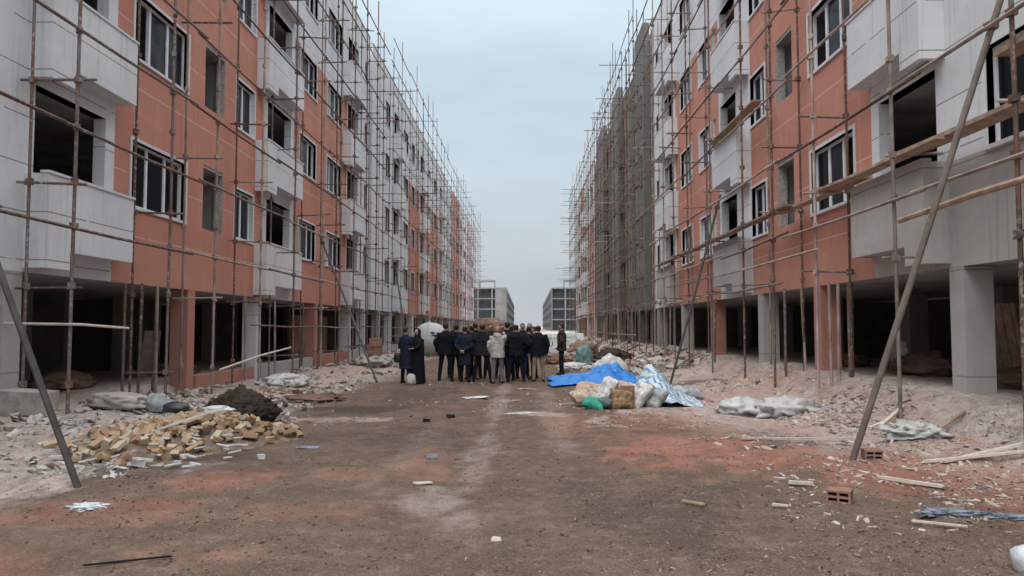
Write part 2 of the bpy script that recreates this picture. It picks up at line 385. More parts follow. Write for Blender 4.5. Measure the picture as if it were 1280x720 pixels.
dm = t.math('MULTIPLY', att('dust'), t.rng(t.math('ADD', t.math('MULTIPLY', n_s, .6), t.math('MULTIPLY', n_m, .4)), .38, .53, .40, 1.0))
col = t.mix(dm, col, t.mix(t.rng(n_b, .35, .7), (.56,.47,.43), (.43,.35,.315)))
rm = t.math('MULTIPLY', att('red'), t.rng(t.math('ADD', t.math('MULTIPLY', n_b, .5), t.math('MULTIPLY', n_m, .5)), .40, .53, .28, 1.0))
col = t.mix(t.math('MULTIPLY', rm, .95), col, t.mix(t.rng(n_a, .4, .6), (.37,.15,.105), (.42,.21,.155)))
col = t.mix(t.math('MULTIPLY', att('dark'), t.rng(n_b, .3, .6, .5, .95)), col, (.055,.044,.038))
col = t.mix(t.math('MULTIPLY', t.math('GREATER_THAN', n_c, .62), .5), col, (.36,.305,.27))
col = t.mix(t.math('MULTIPLY', t.math('LESS_THAN', n_c, .40), .55), col, (.045,.037,.032))
hsum = t.math('ADD', t.math('MULTIPLY', n_b, 1.0), t.math('MULTIPLY', n_c, .5))
t.bump(t.math('ADD', hsum, t.math('MULTIPLY', n_m, 1.5)), .9, .04)
me.materials.append(t.done(col, .95, .15))
g = link('ground', me); tag(g, kind='structure')

# ------------------------------------------------------------------ apartment buildings
FL = 3.2
win_cache = {}
def window_meshes(w, h, n, off):
    k = (round(w,2), round(h,2), n, off)
    if k in win_cache: return win_cache[k]
    f = MB(); fw = .055; d0, d1 = -.17, -.10
    ho = h/2
    f.box(d0, d1, -w/2, w/2, -ho, -ho+fw); f.box(d0, d1, -w/2, w/2, ho-fw, ho)
    f.box(d0, d1, -w/2, -w/2+fw, -ho+fw, ho-fw); f.box(d0, d1, w/2-fw, w/2, -ho+fw, ho-fw)
    for i in range(1, n):
        y = -w/2 + w*i/n
        f.box(d0-.004, d1-.004, y-.042, y+.042, -ho+fw, ho-fw)
    # white plastered band and sill around the opening
    for a in (-1, 1):
        f.box(-.10, .022, a*(w/2), a*(w/2+.075), -ho-.06, ho+.07, 1)
    f.box(-.10, .020, -w/2, w/2, ho, ho+.068, 1); f.box(-.10, .045, -w/2-.03, w/2+.03, -ho-.064, -ho-.002, 1)
    if n >= 3:   # one sash slid open behind its neighbour
        y = w/2 - w/n*1.25
        f.box(d0-.05, d0-.012, y-.03, y+.03, -ho+fw, ho-fw)
    p = MB(); a = -w/2 + fw + .002; b = w/2 - fw - .002
    if n >= 3:
        if off % 2: b -= w/n
        else: a += w/n
    p.box(-.145, -.135, a, b, -ho+fw+.001, ho-fw-.001)
    r = (f.mesh('window', [M['pvc'], M['white_plain']]), p.mesh('pane', M['glass']))
    win_cache[k] = r; return r

def building(label, side, xf, y0, y1, zbase, spec, zones, cols, style, depth=12, top=17.1, floors=4, cat='apartment building', plinth=None, group=None):
    """side=+1: facade looks towards +X (left of the street); d runs outward"""
    s = side
    root = empty('apartment_building', (xf, y0, 0), label, cat, group)
    org = (xf, y0, 0)
    P = lambda d, y, z: (xf + s*d, y, z)
    zb = 2.55
    ops = []   # y0,y1,z0,z1,kind
    for it in spec:
        k, a, b = it[0], it[1], it[2]
        for fl in range(floors):
            zz = FL*fl
            if k == 'win': ops.append((a, b, 4.2+zz, 5.6+zz, k, it[3], fl))
            elif k == 'narrow': ops.append((a, b, 4.17+zz, 5.84+zz, k, 0, fl))
            elif k == 'slot': ops.append((a, b, 4.2+zz, 5.6+zz, k, 0, fl))
            elif k == 'open': ops.append((a, b, 4.18+zz, 5.76+zz, k, 0, fl))
    yc = sorted(set([y0, y1] + [o[0] for o in ops] + [o[1] for o in ops] + [z[0] for z in zones] + [z[1] for z in zones]))
    yc = [y for y in yc if y0 <= y <= y1]
    zc = sorted(set([zb, top, 12.1] + [o[2] for o in ops] + [o[3] for o in ops]))
    zc = [z for z in zc if zb <= z <= top]
    mats = [M['white'], M['red'], M['reveal'], M['block'], M['roughcast'], M['white_plain'], M['redblock'], M['concrete']]
    w = MB()
    def zone(y, z):
        for (a, b, m, zt) in zones:
            if a <= y <= b and z <= zt: return m
        return style.get('upper', 0)
    for i in range(len(yc)-1):
        for j in range(len(zc)-1):
            cy = (yc[i]+yc[i+1])/2; cz = (zc[j]+zc[j+1])/2
            if any(o[0] < cy < o[1] and o[2] < cz < o[3] for o in ops): continue
            w.quad(P(0,yc[i],zc[j]), P(0,yc[i+1],zc[j]), P(0,yc[i+1],zc[j+1]), P(0,yc[i],zc[j+1]), zone(cy, cz))
    for (a, b, c0, c1, k, n, fl) in ops:
        dp = .12 if k == 'win' else .24
        mt = (5 if style.get('finished', True) else 3) if k in ('win', 'open', 'slot') else 2
        for q in ((P(0,a,c0),P(0,b,c0),P(-dp,b,c0),P(-dp,a,c0)), (P(0,a,c1),P(0,b,c1),P(-dp,b,c1),P(-dp,a,c1)),
                  (P(0,a,c0),P(0,a,c1),P(-dp,a,c1),P(-dp,a,c0)), (P(0,b,c0),P(0,b,c1),P(-dp,b,c1),P(-dp,b,c0))):
            w.quad(*q, mt)
    gm = style.get('gable', 0)
    for yy in (y0, y1):
        w.quad(P(-.001,yy,zb), P(-depth,yy,zb), P(-depth,yy,top), P(-.001,yy,top), gm)
    w.quad(P(-depth,y0,zb), P(-depth,y1,zb), P(-depth,y1,top), P(-depth,y0,top), gm)
    # parapet back and coping
    w.box(xf-s*.02, xf-s*.22, y0+.01, y1-.01, top-1.1, top-.003, 7); w.box(xf+s*.03, xf-s*.26, y0, y1, top, top+.06, 7)
    w.build('wall', mats, root, org)
    # bare interior seen through the openings
    it = MB()
    for fl in range(floors+1):
        z = 2.9+FL*fl
        it.box(xf-s*.015, xf-s*(depth-.1), y0+.02, y1-.02, z-.34, z)
    it.box(xf-s*4.6, xf-s*4.75, y0+.03, y1-.03, 2.9, 2.9+FL*floors-.36)
    cuts = sorted(set([z[0] for z in zones] + [z[1] for z in zones]))
    allc = [y for y in np.arange(y0+4.2, y1-1, 4.4)]
    for y in allc:
        if not any(o[0]-.2 < y < o[1]+.2 for o in ops):
            it.box(xf-s*.02, xf-s*4.55, y-.07, y+.07, 2.91, 2.9+FL*floors-.36)
    it.build('interior', M['room_in'], root, org)
    # ground floor: back wall, cross walls
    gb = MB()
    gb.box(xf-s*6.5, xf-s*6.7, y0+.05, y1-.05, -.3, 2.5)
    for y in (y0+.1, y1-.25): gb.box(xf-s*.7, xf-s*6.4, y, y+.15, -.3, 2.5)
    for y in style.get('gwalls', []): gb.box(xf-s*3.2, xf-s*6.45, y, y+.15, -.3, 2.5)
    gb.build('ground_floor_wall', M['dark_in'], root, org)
    # columns
    for (y, wd, mk) in cols:
        c_ = MB(); c_.box(xf-s*.004, xf-s*.44, y, y+wd*.78, zbase-.4, zb-.002 if mk != 'red' else zb-.002)
        c_.build('column', M[{'red':'red_low','white':'white_plain','grey':'concrete','rough':'roughcast','block':'block'}[mk]], root, org)
        c_ = MB(); c_.box(xf-s*4.0, xf-s*4.5, y, y+wd, zbase-.4, zb-.002)
        c_.build('column', M['concrete'], root, org)
    if plinth:
        for (a, b, h, mk) in plinth:
            p_ = MB(); p_.box(xf-s*.03, xf-s*.26, a, b, -.2, h); p_.build('plinth', M[mk], root, org)
    # windows
    for (a, b, c0, c1, k, n, fl) in ops:
        if k != 'win': continue
        if not style.get('glazed', True): continue
        f, p = window_meshes(b-a, c1-c0, n, fl + int(a))
        fo = link('window', f, root, (0, (a+b)/2-y0, (c0+c1)/2)); 
        if s < 0: fo.scale = (-1, 1, 1)
        link('pane', p, fo)
    # balconies
    for itm in spec:
        if itm[0] != 'box': continue
        a, b = itm[1], itm[2]; mk = itm[3]
        for fl in range(floors):
            m_ = mk[fl] if isinstance(mk, list) else mk
            zz = FL*fl; bx = MB(); dd = .40; th = .11
            z0, z1, zl = 2.93+zz, 4.2+zz, 2.62+zz
            lip = a + (b-a)*.24 
            # front panel (near part hangs lower), side panels, floor
            bx.box(xf+s*(dd-th), xf+s*dd, a, lip, zl, z1); bx.box(xf+s*(dd-th), xf+s*dd, lip, b, z0, z1)
            bx.box(xf+s*.002, xf+s*(dd-th), a, a+th, zl, z1-.002); bx.box(xf+s*.002, xf+s*(dd-th), b-th, b, z0, z1-.002)
            bx.box(xf+s*.002, xf+s*(dd-th), a+th, b-th, z0+.02, z0+.16)
            bx.box(xf+s*(dd-th-.02), xf+s*(dd+.025), a-.02, b+.02, z1+.001, z1+.045)
            bx.build('balcony', M[m_], root, org)
    return root

ALLX = 1e9
# left near building
specL1 = [('win',7.0,9.5,3),('open',12.3,14.42),('box',12.1,14.8,'white'),('win',15.4,17.9,3),('narrow',18.9,20.15),('win',21.0,22.4,2),
          ('open',23.6,25.98),('box',22.55,26.15,'white'),('slot',26.4,26.8),('win',26.98,29.1,3),('win',30.75,33.1,3),
          ('open',34.35,36.5),('box',33.4,36.8,'white'),('narrow',38.0,38.7)]
zonesL1 = [(14.75,23.3,1,12.1),(23.3,26.3,5,12.1),(26.3,34.2,1,12.1)]
building('terracotta and white apartment block with big windows, first on the left of the street', 1, XL, 3.0, 39.1, .28, specL1, zonesL1,
         [(5.5,.55,'rough'),(11.7,.55,'rough'),(18.2,.5,'red'),(22.9,.5,'white'),(29.3,.5,'red'),(35.0,.5,'white'),(38.4,.6,'white')],
         {'gwalls':[12.0,18.4,23.2,29.5,35.2]}, plinth=[(18.8,22.8,.40,'red_low'),(23.5,29.2,.45,'roughcast'),(29.9,34.9,.5,'red_low'),(35.6,38.3,.5,'roughcast')])
specL2 = [('win',43.7,45.2,2),('open',46.7,48.7),('box',46.2,49.0,'white'),('win',50.3,52.3,2),('win',53.8,55.4,2),('narrow',56.8,57.7),
          ('open',58.7,61.2),('box',58.2,61.6,'white'),('win',63.2,65.0,2),('win',67.3,69.3,2),('open',72.0,74.6),('box',71.5,75,'white'),('narrow',77.5,78.3)]
building('white topped terracotta apartment block, second along the left side behind the tank', 1, XL, 39.9, 80.0, .25, specL2,
         [(52.5,58.2,1,12.1),(61.6,71.2,1,12.1)], [(y,.55,'white' if k%2 else 'grey') for k, y in enumerate((42.2,46,50,55,60,65,70,75,79))], {'gwalls':[46,55,65,75]},
         plinth=[(42.9,52,.5,'roughcast')])
specL3 = [('win',82,83.4,2),('win',85,87,2),('win',90,92,2),('open',95,97.5),('box',94.5,98,'white'),('win',101,103,2),('win',106,108,2),('open',111,113.5),('box',110.5,114,'white'),('win',117,119,2)]
building('distant white and terracotta apartment block, last one on the left side', 1, XL, 81.0, 121.0, .2, specL3,
         [(84.0,94.0,1,17.2),(99,105,1,12.1),(109,110,1,17.2),(114.5,118.5,1,12.1)], [(y,.55,'white') for y in (82,87,92,97,102,107,112,117)], {'gwalls':[92,107]})
# right near building
specR1 = [('win',8.4,10.5,3),('open',11.8,13.7),('box',11.5,14.05,['roughcast','white','white','white']),('win',14.75,16.95,3),('narrow',18.05,19.2),('win',20.1,21.4,2),
          ('open',22.9,24.7),('box',21.5,24.3,['roughcast','white','white','white']),('slot',25.3,25.7),('win',26.0,27.65,2),('win',28.9,30.9,3),
          ('open',32.7,34.6),('box',31.6,34.8,['roughcast','white','white','white']),('win',35.9,36.6,1)]
building('terracotta and white apartment block with plank walkway, first on the right of the street', -1, XR, 2.0, 37.6, .6, specR1,
         [(2.0,14.0,4,4.1),(14.0,21.4,1,12.1),(21.4,24.9,5,12.1),(24.9,32.0,1,12.1),(32.0,37.6,5,17.2)],
         [(5.2,.6,'rough'),(11.2,.48,'rough'),(16.6,.5,'red'),(20.6,.55,'rough'),(26.0,.5,'red'),(30.9,.5,'rough'),(36.6,.5,'grey')], {'gwalls':[11.5,17,26.2,31]})
specR2 = []
yy = 39.2
k = 0
while yy < 66:
    specR2 += [('open' if k % 3 == 0 else 'narrow', yy, yy + (2.0 if k % 3 == 0 else 1.3))]
    if k % 3 == 0: specR2 += [('box', yy-.3, yy+2.4, 'block')]
    yy += 3.1; k += 1
building('unplastered grey brown block building wrapped in dense scaffolding on the right', -1, XR, 38.4, 69.0, .5, specR2, [(46.5,50,6,17.2)],
         [(y,.5,'block') for y in (38.6,43,47.5,52,56.5,61,65.5,68)], {'upper':3,'finished':False,'glazed':False,'gable':3,'gwalls':[47,56,65]}, top=16.6)
rR2 = [o for o in bpy.data.objects if o.get('label','').startswith('unplastered grey brown block building')][0]
for a_, b_ in ((38.45, 41.4), (49.0, 52.6), (58.5, 63.5)):
    m = MB(); m.box(XR-.35, XR-.003, a_, b_, 2.5, 17.6); m.box(XR+.3, XR+3, a_, b_, 16.7, 17.6); m.build('stair_tower', M['concrete_dark'], rR2, tuple(rR2.location))
specR3 = [('win',71,72.6,2),('win',75,77,2),('open',79,81),('box',78.6,81.5,'white'),('win',84,86,2),('win',88,90,2),('narrow',92,93)]
building('pale pink and white plastered block, farthest on the right side of the street', -1, XR, 69.8, 95.0, .4, specR3, [(70,76,1,12.1),(82,87,1,17.2)],
         [(y,.5,'red' if k%2 else 'white') for k, y in enumerate((70,74,78,82,86,90,94))], {'gwalls':[78,86]})

# ------------------------------------------------------------------ scaffolding
def scaffold(label, side, xf, xo, xi, ys, ledg, trans, ztop, rnd, lower_ledger=None, outp=.10, keep=.75, extra=0, n=6, pale=0.0, rad=1.0):
    s = side
    root = empty('scaffold', (xo, ys[0], gz(xo, ys[0])), label, 'scaffold')
    org = tuple(root.location)
    for y in ys:
        for (xx, inner) in ((xo, False), (xi, True)):
            if inner and rnd.random() < .12: continue
            m = MB(); lean = rnd.uniform(-.07,.07); lx = rnd.uniform(-.04,.04)
            zt = ztop + rnd.uniform(-1.6, 1.5) - (1.2 if inner else 0)
            z0 = gz(xx, y) - .12
            pts = []
            for q in range(5):
                f = q/4; pts.append((xx + lx*f + rnd.uniform(-.012,.012), y + lean*f + rnd.uniform(-.015,.015), z0 + (zt-z0)*f))
            m.tube(pts, (.028 if not inner else .025)*rad, n)
            # couplers
            for z in (ledg if not inner else []) + trans:
                if z < zt-.2:
                    f = (z-z0)/(zt-z0); q = min(3, int(f*4)); a, b = Vector(pts[q]), Vector(pts[q+1]); p = a.lerp(b, f*4-q)
                    m.obox(Matrix.Translation(p) @ Euler((0,0,rnd.uniform(0,3))).to_matrix().to_4x4(), .10, .085, .10, 0, .14, rnd)
            m.build('upright', M['tube_pale' if rnd.random() < pale else 'tube'], root, org)
    for z in ledg:
        y = ys[0] - rnd.uniform(.3, 1.0)
        while y < ys[-1] - .5:
            L = rnd.uniform(5.4, 6.6); ye = min(y + L, ys[-1] + 1.2); m = MB(); dz = rnd.uniform(-.05,.05); dz2 = rnd.uniform(-.06,.06)
            ox = xo + s*.05 + rnd.choice((0, .05))*s
            m.tube([(ox, y, z+dz), (ox + rnd.uniform(-.02,.02), (y+ye)/2, z+(dz+dz2)/2 - .02), (ox, ye, z+dz2)], .028*rad, n)
            m.build('ledger', M['tube_pale' if rnd.random() < pale else 'tube'], root, org)
            y = ye - .35
    if lower_ledger:
        for (za, ya, yb) in lower_ledger:
            m = MB(); ox = xo + s*.06
            m.tube([(ox, ya, za + rnd.uniform(-.06,.06)), (ox, (ya+yb)/2, za-.03), (ox, yb, za + rnd.uniform(-.06,.06))], .026, n); m.build('ledger', M['tube_pale' if rnd.random() < pale else 'tube'], root, org)
    cnt = 0
    for y in ys:
        for z in trans:
            if rnd.random() > keep or cnt >= 98: continue
            m = MB(); a = xf + s*.03; b = xo + s*rnd.uniform(.1, .3)
            if rnd.random() < outp and z > 6: b = xo + s*rnd.uniform(.9, 2.3)
            y2 = y + rnd.uniform(.04,.08)
            m.tube([(a, y2 + rnd.uniform(-.08,.08), z + rnd.uniform(-.05,.05)), (b, y2, z + rnd.uniform(-.04,.04))], .024*rad, n)
            m.build('transom', M['tube_pale' if rnd.random() < pale else 'tube'], root, org); cnt += 1
    for q in range(extra):   # extra raking braces and short props under the first floor
        y = rnd.uniform(ys[0], ys[-1]); m = MB(); y = max(y, ys[0]+9.5); xx = xf + s*rnd.uniform(.05,.12) if q % 2 else xf + s*rnd.uniform(.2,.5)
        m.tube([(xx, y, gz(xx, y)-.1), (xx + rnd.uniform(-.05,.05), y + rnd.uniform(-.1,.1), 2.53)], .03, n); m.build('prop', M['tube_pale' if rnd.random() < max(.4, pale) else 'tube'], root, org)
    return root
rnd = random.Random(3)
LL = [3.27,4.9,6.5,8.15,9.8,11.4,13.0,14.6,16.2]; LT = [.72,2.3,4.0,5.67,7.3,8.95,10.6,12.2,13.9,15.5]
scaffold('rusty tube scaffold in front of the first building on the left', 1, XL, -7.3, -8.05, [5.6,8.75,11.85,15.1,17.35,20.4,23.35,26.6,29.1,31.5,34.0,36.2,38.0], LL, LT, 17.9, rnd,
         [(1.66,19.6,26.5),(1.62,26,32.6),(1.66,32,38.6)], extra=9, pale=.25)
scaffold('scaffold poles along the second building on the left, behind the round tank', 1, XL, -7.3, -8.05, list(np.arange(40.7, 80, 2.95)), LL+[17.6], LT, 18.3, rnd, [(1.62,40,50),(1.1,40,46)], .30, .70, 14, 5, .35, .82)
scaffold('far scaffold on the last building of the left side, thin against the sky', 1, XL, -7.3, -8.05, list(np.arange(81.5, 122, 3.3)), LL+[17.6], LT, 18.9, rnd, None, .35, .70, 10, 4, .35, .8)
RL = [3.65,5.35,7.05,8.75,10.4,12.0,13.6,15.2,16.8]; RT = [2.72,4.33,5.85,7.45,9.1,10.7,12.3,13.9,15.5]
scaffold('scaffold with plank walkway in front of the first building on the right', -1, XR, 5.75, 6.42, [5.4,8.7,11.6,14.75,17.3,19.6,23.0,26.2,28.6,30.8,33.0,35.4,37.4], RL, RT, 18.3, rnd,
         [(3.15,14.5,23),(3.2,22.6,30),(2.6,16.5,23.2),(2.6,23,29)], extra=14, pale=.6)
scaffold('dense scaffold wrapping the unplastered block building on the right', -1, XR, 5.75, 6.42, list(np.arange(38.9, 69.3, 1.45)), RL+[1.2,6.2,9.6,17.9], RT, 18.6, rnd, None, .26, .5, 26, 5, .45, .85)
scaffold('far scaffold on the pale pink block at the right side end', -1, XR, 5.75, 6.42, list(np.arange(70.3, 96, 2.3)), RL+[17.9], RT, 19.0, rnd, None, .4, .8, 14, 4, .3, .8)

# loose raking props
def prop(name, label, a, b, r, mat, cat='pole'):
    m = MB(); a = Vector(a); b = Vector(b); mid = (a+b)/2 + Vector((.02,.03,-.03))
    m.tube([a - (b-a).normalized()*.1, mid, b + (b-a).normalized()*.25], r, 10)
    for f in (.97,): m.obox(Matrix.Translation(a.lerp(b, f)), .12, .12, .10, 0, .12)
    tag(m.build(name, mat, None, tuple(a), smooth=False), label, cat)
M['tube_prop'] = m_plain('weathered_steel_prop', (.12,.095,.08), .6, .45, 3.5, .25, .35)
prop('raking_prop', 'long dark steel tube leaning from a red brick to the right scaffold', (4.03,9.32,gz(4.03,9.32)), (5.86,9.15,5.55), .04, M['tube_prop'])
prop('raking_prop', 'thin dark tube leaning on the right scaffold behind the striped tarpaulin', (4.12,21.3,gz(4.12,21.3)), (5.85,22.4,5.4), .035, M['tube_dark'])
prop('raking_prop', 'dark steel tube leaning at the near left beside the white plaster rubble', (-4.68,7.8,gz(-4.68,7.8)), (-7.25,8.3,5.4), .036, M['tube_dark'])
prop('raking_prop', 'thin dark tube slanting down to the street from the left scaffold, beside the two women', (-4.28,21.6,gz(-4.28,21.6)), (-7.28,26.4,4.75), .033, M['tube_dark'])
prop('raking_prop', 'slanting dark pole on the second left building behind the two women', (-6.0,38.5,gz(-6,38.5)), (-7.3,42.0,4.7), .04, M['tube_dark'])
m = MB(); m.tube([(-9.2,11.72,1.71),(-7.1,11.8,1.68),(-6.35,11.85,1.62)], [.022,.022,.018], 7)
tag(m.build('loose_pole', M['pale_wood'], None, (-7.3,11.8,1.66)), 'pale horizontal pole tied across the nearest left scaffold upright', 'pole')
m = MB(); m.tube([(-7.24,17.6,.62),(-7.2,20.2,.86),(-7.22,22.9,1.0)], .026, 7)
tag(m.build('loose_pole', M['pale_wood'], None, (-7.2,20,.85)), 'whitish pole sloping low along the left scaffold above the red plinth', 'pole')
m = MB(); m.tube([(5.5,10.95,3.2),(5.55,9.2,3.28),(5.6,7.5,3.3)], .045, 8)
tag(m.build('loose_pole', M['wood'], None, (5.55,9,3.25)), 'orange brown timber pole along the right scaffold under the walkway', 'pole')

# plank walkway on the right scaffold
def plank(label, x, ya, yb, z0, z1, w=.23, th=.045, x2=None):
    m = MB(); x2 = x if x2 is None else x2; n = 6; rr = random.Random(int(ya*100))
    prev = None
    for i in range(n+1):
        f = i/n; xx = x + (x2-x)*f; y = ya + (yb-ya)*f; z = z0 + (z1-z0)*f - .03*math.sin(math.pi*f) + rr.uniform(-.004,.004)
        cur = [(xx-w/2,y,z),(xx+w/2,y,z+rr.uniform(-.006,.006)),(xx+w/2,y,z+th),(xx-w/2,y,z+th)]
        if prev: m.add(prev+cur, [(0,1,5,4),(1,2,6,5),(2,3,7,6),(3,0,4,7)])
        if i == 0: m.add(cur, [(0,1,2,3)])
        if i == n: m.add(cur, [(3,2,1,0)])
        prev = cur
    tag(m.build('plank', M['wood'], None, (x, ya, z0)), label, 'plank', 'scaffold planks on the right')
plank('thick weathered plank end jutting out at the right picture edge, uppermost', 5.95, 6.5, 9.15, 5.02, 4.98, .30, .06)
plank('long brown plank of the right walkway passing the nearest window', 6.15, 7.8, 12.0, 4.38, 4.40, .34, .06)
plank('walkway plank below the nearest grey balcony on the right, edge broken', 5.98, 10.6, 15.2, 4.33, 4.37, .26)
plank('walkway plank passing under the big three pane window on the right', 6.2, 13.6, 18.2, 4.36, 4.38, .24)
plank('walkway plank below the open narrow window on the right', 6.0, 16.9, 20.6, 4.38, 4.37, .25)
plank('walkway plank beside the second right balcony', 6.02, 20.0, 24.4, 4.37, 4.39, .25)
plank('walkway plank far along the right scaffold past the second balcony', 6.05, 24.0, 29.0, 4.38, 4.40, .25)
plank('last walkway plank at the far white bay on the right', 6.05, 28.6, 34.0, 4.40, 4.38, .25)
plank('short orange plank one level above the walkway, by the second right balcony', 6.05, 19.2, 24.0, 7.5, 7.52, .26)

# ------------------------------------------------------------------ far concrete frame buildings
def frame_building(label, x0, x1, y0, y1, xwall, side, rz, h=13.4):
    root = empty('concrete_frame_building', ((x0 if side > 0 else x1), y0, 0), label, 'building', None, 0)
    org = tuple(root.location); root.rotation_euler.z = rz
    fl = MB(); z = [0.2, 3.6, 6.85, 10.1, h-.15]
    for q in z: fl.box(x0, x1, y0-.05, y0+.45, q, q+.32); 
    fl.build('floor_slab', M['far_concrete'], root, org)
    nb = 3
    for i in range(nb+1):
        x = x0 + (x1-x0)*i/nb; cm_ = MB(); cm_.box(max(x0, x-.22), min(x1, x+.22), y0+.002, y0+.4, 0, h-.16); cm_.build('column', M['far_concrete'], root, org)
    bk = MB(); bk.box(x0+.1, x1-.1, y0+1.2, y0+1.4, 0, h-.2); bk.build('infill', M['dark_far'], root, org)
    if xwall:
        wl_ = MB(); wl_.box(xwall[0], xwall[1], y0-.07, y0+.3, .5, h-.01); wl_.build('wall', M['far_concrete'], root, org)
    sx = x1 if side > 0 else x0
    sw = MB(); sw.box(sx, sx - side*.3, y0+.46, y1, 0, h)
    sw.build('wall', M['block_far'], root, org)
    rf = MB(); rf.box(x0, x1, y0+.5, y1, h, h+.3); rf.build('roof', M['far_concrete'], root, org)
    k_ = 0
    wm = MB(); wm.box(-.06, .08, -.9, .9, -.75, .75); wmesh = wm.mesh('window', M['dark_far'])
    for q in range(22):
        for zz in (2.2, 5.4, 8.6, 11.7):
            y = y0 + 5 + q*(y1-y0-8)/21
            link('window', wmesh, root, (sx-org[0], y-y0, zz)); k_ += 1
    hb = MB(); xa, xb = (x1-8.5, x1-3.4) if side > 0 else (x0+3.6, x0+9.5)
    hb.box(xa, xb, y0+1, y0+1.5, h+2.0, h+2.6); hb.box(xa, xa+.45, y0+1.01, y0+1.49, h+.3, h+1.99); hb.box(xb-.45, xb, y0+1.01, y0+1.49, h+.3, h+1.99)
    hb.build('roof_frame', M['far_concrete'], root, org)
M['far_concrete'] = m_plain('far_grey_concrete', (.235,.23,.22), .9, .25, .5, 0)
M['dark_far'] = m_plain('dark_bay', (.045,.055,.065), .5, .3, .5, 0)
M['block_far'] = m_plain('grey_far_wall', (.19,.19,.195), .9, .4, .25, 0)
frame_building('unfinished concrete frame block with a bare grey wall closing the street on the left', -19, -5.7, 230, 420, (-9.2,-5.68), 1, R(0.1))
frame_building('unfinished concrete frame block with dark open bays at the street end on the right', 8.3, 21, 230, 420, None, -1, R(-.55))

# ------------------------------------------------------------------ rubble and gravel (stuff)
def scatter(name, label, pts, smin, smax, mat, seed, flat=.5, long=1.0, sink=.25):
    r_ = random.Random(seed); m = MB()
    zz = ground_z(np.array([p[0] for p in pts]), np.array([p[1] for p in pts]))
    for (x, y), z in zip(pts, zz):
        sz = smin * (smax/smin)**(r_.random()**1.8)
        a = sz*r_.uniform(.7, 1.5)*long; b = sz*r_.uniform(.5, 1.1); c = sz*r_.uniform(.2, .8)*flat*1.4
        Mx = Matrix.Translation((x, y, z + c*(.5-sink))) @ Euler((r_.gauss(0,.3), r_.gauss(0,.3), r_.uniform(0, 6.28))).to_matrix().to_4x4()
        m.obox(Mx, a, b, c, 0, .26, r_)
    o = m.build(name, mat, None, (0,0,0)); tag(o, label, 'rubble', None, 'stuff'); return o
def pts_box(n, x0, x1, y0, y1, seed, dens=None, yexp=1.0):
    g_ = np.random.default_rng(seed); N_ = n*14
    x = g_.uniform(x0, x1, N_); y = y0 * (y1/y0)**(g_.random(N_)**yexp)
    if dens is not None:
        k = g_.random(N_) < dens(x, y); x = x[k]; y = y[k]
    return list(zip(x[:n].tolist(), y[:n].tolist()))
def clump(seed, sc=1.0, thr=.45):
    return lambda x, y: np.clip((fbm(x*sc, y*sc, seed, 3) - thr)*6, .04, 1)
C01 = lambda v, lo: np.clip(v, lo, 1)
scatter('rubble', 'white plaster rubble strewn beside the brick heap on the left', pts_box(3400, -8.2, -4.1, 8.2, 14.5, 1, lambda x, y: C01((-4.0-x)*.8, 0)*C01((fbm(x, y, 91, 3)-.38)*5, .08)), .018, .12, M['chip_white'], 1, .5, 1.4)
scatter('rubble', 'mixed rubble along the foot of the left scaffold', pts_box(3600, -8.1, -3.9, 14, 46, 2, lambda x, y: C01((-4.3-x)*.5+.1, .02)*clump(92,.7)(x, y)), .025, .18, M['chip_mix'], 2, .6)
scatter('rubble', 'dusty pink and white rubble along the foot of the right scaffold', pts_box(5200, 2.6, 6.5, 10, 45, 3, lambda x, y: C01((x-2.8)*.4, .02)*C01((6.6-x)*1.2, .1)*clump(93,.8,.47)(x, y)), .014, .10, M['chip_pink'], 3, .4, 1.3, .4)
scatter('rubble', 'splinters and plaster crumbs at the near right', pts_box(2600, 2.2, 6.4, 6.0, 11.5, 4, lambda x, y: C01((x-1.8)*.3, .03)*clump(94,1.1)(x, y)), .008, .045, M['chip_pink'], 4, .4, 1.8)
scatter('rubble', 'heaps of mixed rubble farther along the right side', pts_box(2200, 1.2, 6.4, 26, 70, 5, lambda x, y: C01((x-1.0)*.4, .02)*clump(95,.5)(x, y)), .05, .34, M['chip_mix'], 5, .7)
scatter('gravel', 'fine gravel spread over the dirt street', pts_box(14000, -5.5, 5.6, 4.3, 13, 6, clump(96,.9,.36), 1.4), .005, .022, M['chip_dirt'], 6, .7)
scatter('straw', 'short straw and splinters trodden into the dirt at the near right', pts_box(4500, .3, 5.0, 4.5, 9.0, 8, clump(98,.8,.36), 1.3), .005, .013, M['chip_straw'], 8, .35, 3.2)
scatter('gravel', 'scattered small stones farther down the dirt street', pts_box(900, -4.5, 3.2, 12, 30, 7, clump(97,.6,.46)), .015, .06, M['chip_mix'], 7, .6)

# ------------------------------------------------------------------ brick heap on the left
bm_ = []
for k in range(7):
    r_ = random.Random(100+k); m = MB(); L = (.20,.19,.12,.15,.20,.09,.17)[k]
    m.obox(Matrix.Identity(4), L, .098, .060, 0, .045 if k not in (2,5) else .14, r_)
    me = m.mesh('brick', M['brick'])
    b = bmesh.new(); b.from_mesh(me); bmesh.ops.bevel(b, geom=b.edges[:], offset=.003, segments=1, affect='EDGES'); b.to_mesh(me); b.free()
    bm_.append(me)
r_ = random.Random(55)
def heap_h(x, y):
    a = .42*math.exp(-(((x+4.95)/.75)**2 + ((y-10.6)/.95)**2)) + .22*math.exp(-(((x+4.3)/.55)**2 + ((y-11.0)/.7)**2)) + .20*math.exp(-(((x+5.0)/.7)**2 + ((y-9.5)/.5)**2)) + .08*math.exp(-(((x+3.7)/.4)**2+((y-11.2)/.5)**2))
    return a*.86
spots = []
tries = 0
